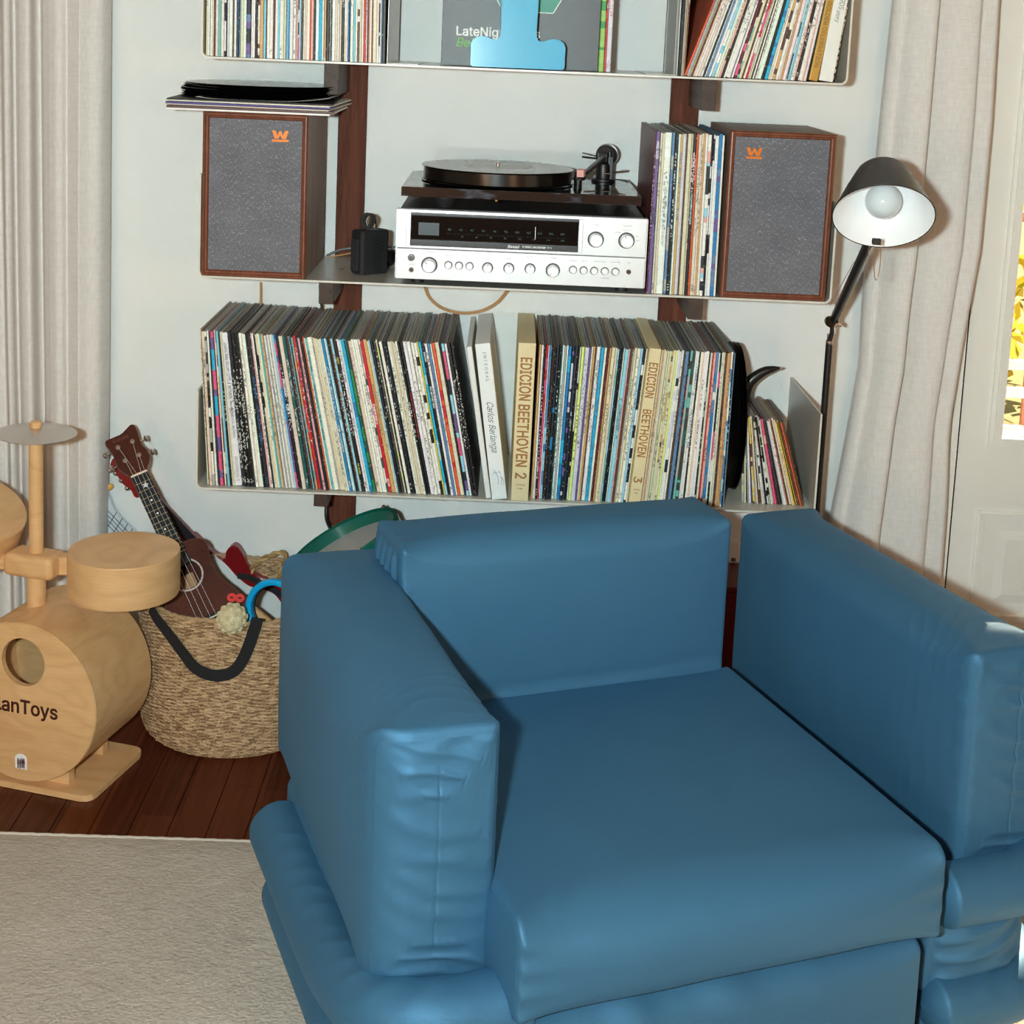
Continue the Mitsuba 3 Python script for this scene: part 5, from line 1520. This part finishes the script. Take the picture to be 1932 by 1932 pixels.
def tom(c, r, h, M=None):
    m = lathe([(0, 0), (r - 0.007, 0), (r - 0.002, 0.0015), (r, 0.007), (r, h - 0.004), (r - 0.0012, h - 0.001), (r - 0.005, h), (0, h)], 96)
    return moved(m, M) if M is not None else m.apply_translation(c)
part(kit, 'drum', tom(V(-0.6943, -0.466, 0.4521 - 0.0851), 0.105, 0.0851), 'mat_birch', 35)
lc = V(-1.030, -0.40, 0.435)
part(kit, 'drum', tom(None, 0.105, 0.082, axis_frame(lc, V(0.38, -0.22, 0.9))), 'mat_birch', 35)
part(kit, 'cross_bar', moved(rbox(-0.13, -0.05, -0.014, 0.014, 0.004, 0.034, 0.004), fr(V(cxb, cyb, zc0), (0.97, -0.22, 0), (0.22, 0.97, 0))), 'mat_birch', 35)

# ------------------------------------------------------------------ the seagrass basket
KX, KY, KR, KH = -0.521, -0.215, 0.197, 0.285
bk = thing('basket', 'round woven seagrass basket full of toy instruments between the drum kit and the armchair', 'basket')
NU, NV = 560, 312
uu, vv = np.meshgrid(np.arange(NU) / NU, np.linspace(0, 1, NV), indexing='ij')
prof_r = np.interp(vv, [0, 0.02, 0.06, 0.2, 0.5, 0.8, 1.0], [0.176, 0.186, 0.191, 0.1965, 0.199, 0.196, 0.192])
prof_r = prof_r + 0.004 * (meshkit.fbm(np.stack([np.cos(uu * 2 * PI) * 2, np.sin(uu * 2 * PI) * 2, vv * 3], -1), 3, 2) - 0.5)
rib = 76
row = np.floor(vv * 78)
ht = 0.0026 * np.cos(PI * uu * rib + PI * row) * np.abs(np.sin(PI * vv * 78)) ** 0.6 + 0.0012 * np.abs(np.sin(PI * vv * 78)) + 0.0016 * (meshkit.noise(np.stack([uu * rib * 2, vv * 156, 0 * uu], -1), 5) - 0.5)
zw = KH * (1 + 0.012 * np.sin(uu * 2 * PI * 3 + 1) + 0.008 * np.sin(uu * 2 * PI * 7))
rr = prof_r + ht
ang = uu * 2 * PI
P = np.stack([KX + rr * np.cos(ang), KY + rr * np.sin(ang), vv * zw], -1)
NI = 24
vi = np.linspace(1, 0.02, NI)
ri = np.interp(vi, [0, 0.2, 1.0], [0.181, 0.188, 0.183])
Pi = np.stack([KX + ri[None] * np.cos(ang[:, :1]), KY + ri[None] * np.sin(ang[:, :1]), vi[None] * zw[:, :1]], -1)
G = np.concatenate([P, Pi], 1)
uvw = np.concatenate([np.stack([uu, vv], -1), np.stack([np.repeat(uu[:, :1], NI, 1), np.repeat(vi[None], NU, 0)], -1)], 1)
m = grid_mesh(G, True)
if m.volume < 0:
    m.invert()
part(bk, 'weave', m, 'mat_weave', True, uv=uvw.reshape(-1, 2))
part(bk, 'bottom', cyl(0.182, 0.006, 64).apply_translation((KX, KY, 0.001)), paint('#8a6a44', 0.8), 35)
STRAW = [paint('#b89a6c', 0.6), paint('#96764a', 0.6)]
def rope(pts, r, n_, parent, name):
    """A twisted straw rope in two tones."""
    p = catmull(pts, 12)
    t = np.concatenate([[0], np.cumsum(np.linalg.norm(np.diff(p, axis=0), axis=1))])
    L_ = t[-1]
    q = np.linspace(0, L_, n_)
    p = np.stack([np.interp(q, t, p[:, k]) for k in range(3)], -1)
    tan = np.gradient(p, axis=0)
    tan /= np.linalg.norm(tan, axis=1, keepdims=True)
    u = np.cross(tan, V(0, 1, 0.01))
    u /= np.linalg.norm(u, axis=1, keepdims=True)
    w = np.cross(tan, u)
    for k in range(2):
        a = q / r * 0.9 + k * PI
        c = p + r * 0.5 * (np.cos(a)[:, None] * u + np.sin(a)[:, None] * w)
        part(parent, name, tube(c, r * 0.62, 8), STRAW[k], True)
yH = -0.045
rope([aty(474, 1092, yH), aty(476, 1072, yH), aty(500, 1053, yH), aty(528, 1043, yH), aty(538, 1048, yH), aty(537, 1062, yH), aty(529, 1082, yH), aty(524, 1104, yH)], 0.0062, 220, bk, 'handle')
rimp = []
for a in np.linspace(0, 2 * PI, 200):
    i = int(a / (2 * PI) * NU) % NU
    rimp.append((KX + 0.189 * math.cos(a), KY + 0.189 * math.sin(a), zw[i, 0] + 0.001))
rimp = np.array(rimp)
part(bk, 'rim', tube(rimp + 0.0011 * np.stack([np.sin(np.arange(200) * 1.3), np.cos(np.arange(200) * 1.7), np.sin(np.arange(200) * 2.1)], -1), 0.0052, 8), 'mat_weave', True, uv=None)
sp = []
for px, py in ((284, 1148), (296, 1168), (318, 1196), (345, 1232), (368, 1260), (395, 1273), (420, 1274), (441, 1266), (456, 1248), (468, 1222), (479, 1190), (486, 1166)):
    Y = -0.43
    for _ in range(6):
        Q = aty(px, py, Y)
        Y = KY - math.sqrt(max(0.0001, 0.205 ** 2 - (Q[0] - KX) ** 2))
    sp.append(aty(px, py, Y))
sp = catmull(sp, 8)
nr = sp - V(KX, KY, 0)
nr[:, 2] = 0
part(bk, 'carrying_strap', ribbon(sp, nr, 0.0235, 0.0022), paint('#17171a', 0.85), 30, label='black webbing carrying strap')

# ------------------------------------------------------------------ ukulele
uk = thing('ukulele', 'dark brown ukulele with a red number 8 leaning in the basket', 'ukulele')
sad = aty(392, 1171, -0.345)
Y = -0.2
lo, hi = -0.35, -0.0
for _ in range(50):
    Y = (lo + hi) / 2
    if np.linalg.norm(aty(263, 896, Y) - sad) > 0.345:
        hi = Y
    else:
        lo = Y
nutp = aty(263, 896, Y)
ua = (nutp - sad) / np.linalg.norm(nutp - sad)
toc = CAM - sad
un = toc - ua * (toc @ ua)
un /= np.linalg.norm(un)
un = un + 0.12 * np.cross(ua, un)
un -= ua * (un @ ua)
un /= np.linalg.norm(un)
ux = np.cross(ua, un)
US = np.linalg.norm(nutp - sad) / 0.345
Mu = np.eye(4)
Mu[:3, 0], Mu[:3, 1], Mu[:3, 2], Mu[:3, 3] = ux * US, ua * US, un * US, sad
hw = catmull([(-0.060, 0.0), (-0.0595, 0.030), (-0.050, 0.060), (-0.028, 0.079), (0.000, 0.0845), (0.030, 0.079), (0.060, 0.0655), (0.085, 0.0575), (0.108, 0.0565), (0.130, 0.061), (0.150, 0.0645), (0.165, 0.057), (0.1725, 0.036), (0.1735, 0.0)], 8)
out = [(b, a) for a, b in hw] + [(-b, a) for a, b in hw[::-1]]
body_p = Polygon(out).buffer(0)
sh_p = Polygon([(0.030 * math.cos(t), 0.107 + 0.030 * math.sin(t)) for t in np.linspace(0, 2 * PI, 60)[:-1]])
TZ = lambda z: np.array([[1, 0, 0, 0], [0, 1, 0, 0], [0, 0, 1, z], [0, 0, 0, 1]], float)
part(uk, 'soundboard', moved(extrude(body_p.difference(sh_p), 0.003), Mu @ TZ(-0.007)), 'mat_mahogany', False)
part(uk, 'binding', moved(extrude(body_p.difference(body_p.buffer(-0.0016)), 0.0036), Mu @ TZ(-0.0075)), paint('#5a3320', 0.4), False)
ringb = extrude(body_p.difference(body_p.buffer(-0.004)), 0.052)
part(uk, 'body', moved(cat_(ringb, extrude(body_p.buffer(-0.002), 0.003)), Mu @ TZ(-0.058)), 'mat_mahogany', False)
for r_ in (0.0315, 0.0335):
    part(uk, 'rosette', moved(lathe([(r_, 0.0), (r_ + 0.0007, 0.0004), (r_ + 0.0013, 0.0)], 60), Mu @ TZ(-0.004) @ fr(V(0, 0.107, 0), (1, 0, 0), (0, 1, 0))), paint('#d9d4cc', 0.5), True)
part(uk, 'label', moved(extrude(sbox(-0.020, 0.088, 0.020, 0.122), 0.0006), Mu @ TZ(-0.054)), paint('#b58a62', 0.7), False, label='paper label inside the sound hole')
part(uk, 'neck', moved(rbox(-0.0175, 0.0175, 0.165, 0.350, -0.016, 0.0005, 0.006), Mu), 'mat_mahogany', 35)
fb = Polygon([(-0.0205, 0.1265), (0.0205, 0.1265), (0.0172, 0.344), (-0.0172, 0.344)])
part(uk, 'fretboard', moved(extrude(fb, 0.0035), Mu @ TZ(0.0)), paint('#17161a', 0.45), False)
GOLDF = paint((0.75, 0.62, 0.38), 0.3, 0.9)
for k_ in range(1, 15):
    y = 0.345 * 2 ** (-k_ / 12)
    if y > 0.128:
        w = 0.0172 + (0.344 - y) / 0.2175 * 0.0033
        part(uk, 'fret', moved(bx(-w, w, y - 0.0005, y + 0.0005, 0.0034, 0.0043), Mu), GOLDF, False)
part(uk, 'nut', moved(rbox(-0.0178, 0.0178, 0.344, 0.3485, 0, 0.0055, 0.0008), Mu), paint('#e6cdb8', 0.5), 30)
for y in (0.2815, 0.250, 0.2115):
    part(uk, 'fret_marker', moved(cyl(0.0024, 0.0003, 16), Mu @ fr(V(0, y, 0.0036), (1, 0, 0), (0, 1, 0))), paint('#e8e8e2', 0.4), False)
star = Polygon([((0.0078 if i % 2 == 0 else 0.0036) * math.sin(i * PI / 5 + 0.3), (0.0078 if i % 2 == 0 else 0.0036) * math.cos(i * PI / 5 + 0.3)) for i in range(10)])
part(uk, 'star_sticker', moved(extrude(star, 0.0004), Mu @ fr(V(0.002, 0.3175, 0.0038), (1, 0, 0), (0, 1, 0))), paint('#cfd0d2', 0.4), False)
head = Polygon(catmull([(-0.018, 0.345), (-0.022, 0.356), (-0.031, 0.374), (-0.033, 0.392), (-0.031, 0.408), (-0.0335, 0.424), (-0.036, 0.4375), (-0.033, 0.445), (-0.020, 0.446), (0.0, 0.4465), (0.014, 0.452), (0.026, 0.4575), (0.033, 0.455), (0.0345, 0.442), (0.032, 0.424), (0.031, 0.405), (0.035, 0.392), (0.035, 0.375), (0.028, 0.362), (0.021, 0.354), (0.018, 0.345)], 6)).buffer(0)
part(uk, 'headstock', moved(extrude(head, 0.012, 0.001), Mu @ TZ(-0.012)), 'mat_mahogany', 30)
posts = ((-0.016, 0.421), (-0.014, 0.387), (0.016, 0.421), (0.0165, 0.387))
for i, (x, y) in enumerate(posts):
    kk = part(uk, 'tuning_post', moved(lathe([(0, 0.007), (0.002, 0.007), (0.0025, 0.0015), (0.0048, 0.0012), (0.0052, 0)], 20), Mu @ fr(V(x, y, 0), (1, 0, 0), (0, 1, 0))), CHROME, 35)
    sx_ = -1 if x < 0 else 1
    part(kk, 'shaft', moved(tube([(x, y, -0.014), (x + sx_ * 0.028, y, -0.014)], 0.0018, 8), Mu), CHROME, True)
    part(kk, 'knob', moved(trimesh.creation.icosphere(2, 1.0).apply_scale((0.0045, 0.0075, 0.0072)).apply_translation((x + sx_ * 0.0295, y, -0.014)), Mu), CHROME, True)
STR = paint('#d0d2d4', 0.3)
for i, ((x, y), nx) in enumerate(zip(posts, (-0.0045, -0.0125, 0.0045, 0.0125))):
    bxs = nx * 1.5
    part(uk, 'string', moved(tube([(bxs, -0.006, 0.006), (bxs, 0.001, 0.0085), (nx, 0.346, 0.006), (x, y, 0.004)], 0.00045, 5), Mu), STR, True)
br = part(uk, 'bridge', moved(rbox(-0.032, 0.032, -0.014, 0.009, -0.004, 0.0055, 0.002), Mu), paint('#141418', 0.35), 30)
part(br, 'saddle', moved(rbox(-0.027, 0.027, -0.0005, 0.0022, 0.0055, 0.0082, 0.0006), Mu), paint('#eadfc8', 0.5), 30)
for x in (-0.020, 0.0, 0.020):
    part(br, 'pin', moved(cyl(0.002, 0.0006, 14), Mu @ fr(V(x, -0.008, 0.0054), (1, 0, 0), (0, 1, 0))), paint('#e8e8e4', 0.4), False)
e8 = unary_union([Polygon([(sx_ * 0.0082 + 0.0096 * math.cos(t), 0.0090 * math.sin(t)) for t in np.linspace(0, 2 * PI, 30)[:-1]]).difference(Polygon([(sx_ * 0.0084 + 0.0037 * math.cos(t), 0.0020 * math.sin(t)) for t in np.linspace(0, 2 * PI, 20)[:-1]])) for sx_ in (-1, 1)])
c8 = aty(445, 1128, -0.33)
d = ray(445, 1128)
c8 = CAM + d * (((sad - un * 0.002) - CAM) @ un / (d @ un))
part(uk, 'number_sticker', moved(extrude(e8, 0.0012), fr(c8, V(1, -0.0, -0.03), ua)), paint('#d83028', 0.45), False, label='red number 8')
t3 = [Mu[:3, 3] + ux * a * US + ua * b * US + un * -0.003 for a, b in ((0.0, 0.150), (0.006, 0.158), (0.010, 0.150), (0.004, 0.140))]
part(uk, 'torn_sticker', moved(extrude(Polygon([(0.012, 0.143), (0.017, 0.147), (0.019, 0.156), (0.014, 0.160), (0.010, 0.152)]), 0.0005), Mu @ TZ(-0.0039)), paint('#b9b6b4', 0.5), False)
m = meshkit.text_mesh('Kohala', 0.008, 0.0003)
part(uk, 'lettering', moved(m, Mu @ fr(V(-0.022, 0.4325, 0.0001), (1, 0.02, 0), (0, 1, 0))), paint('#6d4038', 0.5), False)


def plate(pxs_, Y, th, bevel=0.0, tilt=0.0):
    """The outline seen at these pixels as a plate th thick standing at the depth Y."""
    pg_ = Polygon([(aty(x, y, Y)[0], aty(x, y, Y)[2]) for x, y in pxs_]).buffer(0)
    return moved(extrude(pg_, th, bevel), fr(V(0, Y + th, 0), (1, 0, 0), (0, 0, 1)))


def smoothpx(p, n=6):
    return catmull(p, n, closed=True)


# ------------------------------------------------------------------ red toy guitar, white toy guitar
rg = thing('toy_guitar', 'glossy red toy guitar with white scratch plate standing behind the ukulele', 'guitar')
yG = -0.052
REDG = paint('#7d0c12', 0.12, coat=0.8)
part(rg, 'body', plate(smoothpx([(360, 1012), (385, 1030), (404, 1046), (423, 1056), (426, 1042), (437, 1031), (447, 1033), (458, 1048), (468, 1070), (481, 1085), (505, 1096), (540, 1110), (565, 1140), (572, 1200), (540, 1250), (470, 1270), (400, 1250), (378, 1180), (366, 1090)]), yG, 0.030, 0.005), REDG, 30)
part(rg, 'scratch_plate', plate(smoothpx([(398, 1047), (412, 1054), (428, 1067), (448, 1089), (470, 1106), (492, 1112), (520, 1124), (536, 1160), (500, 1200), (430, 1210), (392, 1160), (384, 1090)]), yG - 0.0018, 0.002), paint('#d9dcdc', 0.35), False, label='white scratch plate')
part(rg, 'neck', plate([(222, 892), (244, 884), (372, 1018), (356, 1040)], yG + 0.002, 0.018, 0.003), REDG, 30)
part(rg, 'fretboard', plate([(238, 894), (250, 886), (376, 1022), (360, 1032)], yG - 0.002, 0.004), paint('#1a181c', 0.4), False)
part(rg, 'headstock', plate(smoothpx([(213, 866), (222, 876), (238, 880), (258, 900), (262, 935), (254, 938), (246, 924), (232, 914), (220, 897), (207, 884)], 5), yG + 0.001, 0.012, 0.002), REDG, 30)
for px, py in ((206, 889), (217, 894), (228, 908), (239, 922)):
    P = aty(px, py, yG)
    part(rg, 'tuner', trimesh.creation.icosphere(2, 1.0).apply_scale((0.006, 0.006, 0.006)).apply_translation(P + V(0, 0.005, 0)), CHROME, True)
s_ = catmull([aty(448, 1086, yG - 0.004), aty(470, 1090, yG - 0.005), aty(500, 1104, yG - 0.005), aty(535, 1125, yG - 0.004)], 8)
part(rg, 'strap', ribbon(s_, V(0, -1, 0), 0.013, 0.0015), paint('#1b181a', 0.8), False, label='black strap')
wg = thing('toy_guitar', 'white toy guitar with a yellow peg showing beside the left curtain', 'guitar')
yW = -0.030
part(wg, 'body', plate(smoothpx([(196, 926), (206, 940), (214, 960), (229, 980), (252, 1002), (274, 1030), (240, 1060), (196, 1060)], 6), yW, 0.016, 0.002), paint('#cdd6dd', 0.3), 30)
for k_ in range(4):
    part(wg, 'string', tube([aty(202, 962 + k_ * 9, yW - 0.002), aty(240, 1002 + k_ * 9, yW - 0.002)], 0.0006, 6), INK, True)
for px in (206, 217, 227, 236):
    part(wg, 'fret', tube([aty(px + 14, 962 + (px - 202) * 1.05, yW - 0.0015), aty(px - 4, 992 + (px - 202) * 1.05, yW - 0.0015)], 0.0008, 6), INK, True)
part(wg, 'peg', trimesh.creation.icosphere(2, 1.0).apply_scale((0.011, 0.006, 0.0075)).apply_transform(trimesh.transformations.rotation_matrix(-0.4, (0, 1, 0))).apply_translation(aty(205, 919, yW)), paint('#e0a74a', 0.4), True, label='yellow peg')
part(wg, 'peg_stem', tube([aty(203, 926, yW), aty(199, 945, yW)], 0.003, 8), paint('#cdd6dd', 0.3), True)

# ------------------------------------------------------------------ the other toys in the basket
bt_ = thing('toy_ball', 'cream rubber ball covered with star shaped bumps on top of the basket', 'ball')
m = trimesh.creation.icosphere(6, 1.0)
v = np.array(m.vertices)
pts = np.array([(math.cos(2.39996 * i) * math.sqrt(1 - (1 - 2 * (i + .5) / 52) ** 2), math.sin(2.39996 * i) * math.sqrt(1 - (1 - 2 * (i + .5) / 52) ** 2), 1 - 2 * (i + .5) / 52) for i in range(52)])
dots = v @ pts.T
near = dots.argmax(1)
c_ = pts[near]
ref = np.cross(c_, V(0.3, 0.5, 0.81))
ref /= np.linalg.norm(ref, axis=1, keepdims=True)
ref2 = np.cross(c_, ref)
ang_ = np.arctan2((v * ref2).sum(1), (v * ref).sum(1))
dist = np.arccos(np.clip(dots.max(1), -1, 1))
lim = 0.155 + 0.055 * np.cos(5 * ang_)
bump = np.clip(1 - dist / lim, 0, 1)
v = v * (1 + 0.105 * np.minimum(bump * 1.6, 1) ** 0.9)[:, None]
pb = aty(438, 1167, -0.405)
part(bt_, 'shell', trimesh.Trimesh(v * 0.0285 + pb, m.faces, process=False), paint('#c9bd98', 0.6), True)
hp = thing('toy_hoop', 'bright blue plastic hoop standing in the basket beside the star ball', 'hoop')
hc = aty(516, 1148, -0.335)
Mh2 = axis_frame(hc, V(-0.25, -0.95, 0.2))
hr = 0.0515
part(hp, 'band', moved(lathe([(hr, -0.010), (hr + 0.0060, -0.008), (hr + 0.0085, 0.0), (hr + 0.0060, 0.008), (hr, 0.010), (hr - 0.0050, 0.007), (hr - 0.006, 0), (hr - 0.0050, -0.007), (hr, -0.010)], 80), Mh2), paint('#0fa0dc', 0.18), 40)
part(hp, 'liner', moved(lathe([(hr - 0.0040, -0.0105), (hr - 0.0010, -0.0112), (hr - 0.0040, -0.0118), (hr - 0.0068, -0.0108), (hr - 0.0040, -0.0105)], 64), Mh2), BLACK, True)
wb = thing('toy_block', 'plain wooden toy piece inside the blue hoop in the basket', 'toy')
part(wb, 'board', plate(smoothpx([(474, 1146), (486, 1152), (500, 1163), (512, 1176), (505, 1196), (470, 1200), (462, 1165)], 5), -0.30, 0.012, 0.002), 'mat_birch', 30)

# ------------------------------------------------------------------ tall green drum leaning behind the armchair
gd = thing('green_drum', 'dark green drum with grey skin leaning against the wall behind the armchair', 'drum')
gc = aty(648, 1020, -0.25)
gx = V(-0.47, 0, 0.88)
gn = 1.0 * gx / np.linalg.norm(gx) + 0.03 * V(0, -1, 0)
gn /= np.linalg.norm(gn)
Mg = axis_frame(gc, gn)
Rg = 0.118
GRN = paint('#0d5a4d', 0.15, coat=0.6)
part(gd, 'hoop', moved(lathe([(Rg, -0.030), (Rg + 0.004, -0.029), (Rg + 0.005, 0.0), (Rg + 0.002, 0.004), (Rg - 0.004, 0.0), (Rg - 0.005, -0.024), (Rg, -0.030)], 96), Mg), GRN, 40)
part(gd, 'skin', moved(lathe([(0, -0.0225), (Rg - 0.005, -0.0235), (Rg - 0.005, -0.026), (0, -0.026)][::-1], 72), Mg), paint('#b9b6b4', 0.5), 30, label='grey drum skin')
HG = (gc[2] - 0.02) / (gn[2]) * 0.93
HG = min(HG, 0.40)
part(gd, 'cork_band', moved(lathe([(Rg - 0.001, -0.044), (Rg + 0.002, -0.043), (Rg + 0.002, -0.031), (Rg - 0.001, -0.030)][::-1], 96), Mg), paint('#a8735a', 0.8), 40, label='brown band')
part(gd, 'shell', moved(lathe([(0, -HG), (Rg - 0.030, -HG), (Rg - 0.015, -HG * 0.5), (Rg, -0.044), (Rg, -0.030), (0, -0.030)], 96), Mg), paint('#d9d6cf', 0.4), 40, label='white shell')
cx_ = Mg[:3, :3] @ V(math.cos(0.2), math.sin(0.2), 0)
for a in (0.35, 2.3, 4.5):
    e = Mg[:3, :3] @ V(math.cos(a), math.sin(a), 0)
    part(gd, 'clamp', tube([gc + e * (Rg + 0.006) - gn * 0.035, gc + e * (Rg + 0.009) - gn * 0.01, gc + e * (Rg + 0.004) + gn * 0.006], 0.0045, 10), CHROME, True)

# ------------------------------------------------------------------ behind the gap between back and right arm
ok = thing('wall_socket', 'white double wall socket behind the gap beside the armchair back', 'socket')
P = aty(1383, 1062, 0)
part(ok, 'plate', rbox(P[0] - 0.035, P[0] + 0.012, -0.008, 0, P[2] - 0.045, P[2] + 0.05, 0.002), 'mat_white', 30)
for dz, w_ in ((0.010, 0.004), (-0.014, 0.0028)):
    part(ok, 'slot', bx(P[0] - 0.006, P[0] + 0.004, -0.0086, -0.007, P[2] + dz - w_, P[2] + dz + w_), paint('#55504a', 0.6), False)
rz = aty(1375, 1107, -0.16)[2]
rc = thing('wooden_chest', 'low dark red wooden chest against the wall behind the armchair', 'chest')
part(rc, 'body', rbox(0.36, 0.66, -0.16, -0.012, 0.001, rz - 0.014, 0.003), paint('#5a0d0a', 0.3), 30)
part(rc, 'lid', rbox(0.355, 0.665, -0.165, -0.010, rz - 0.013, rz, 0.003), paint('#5a0d0a', 0.3), 30)
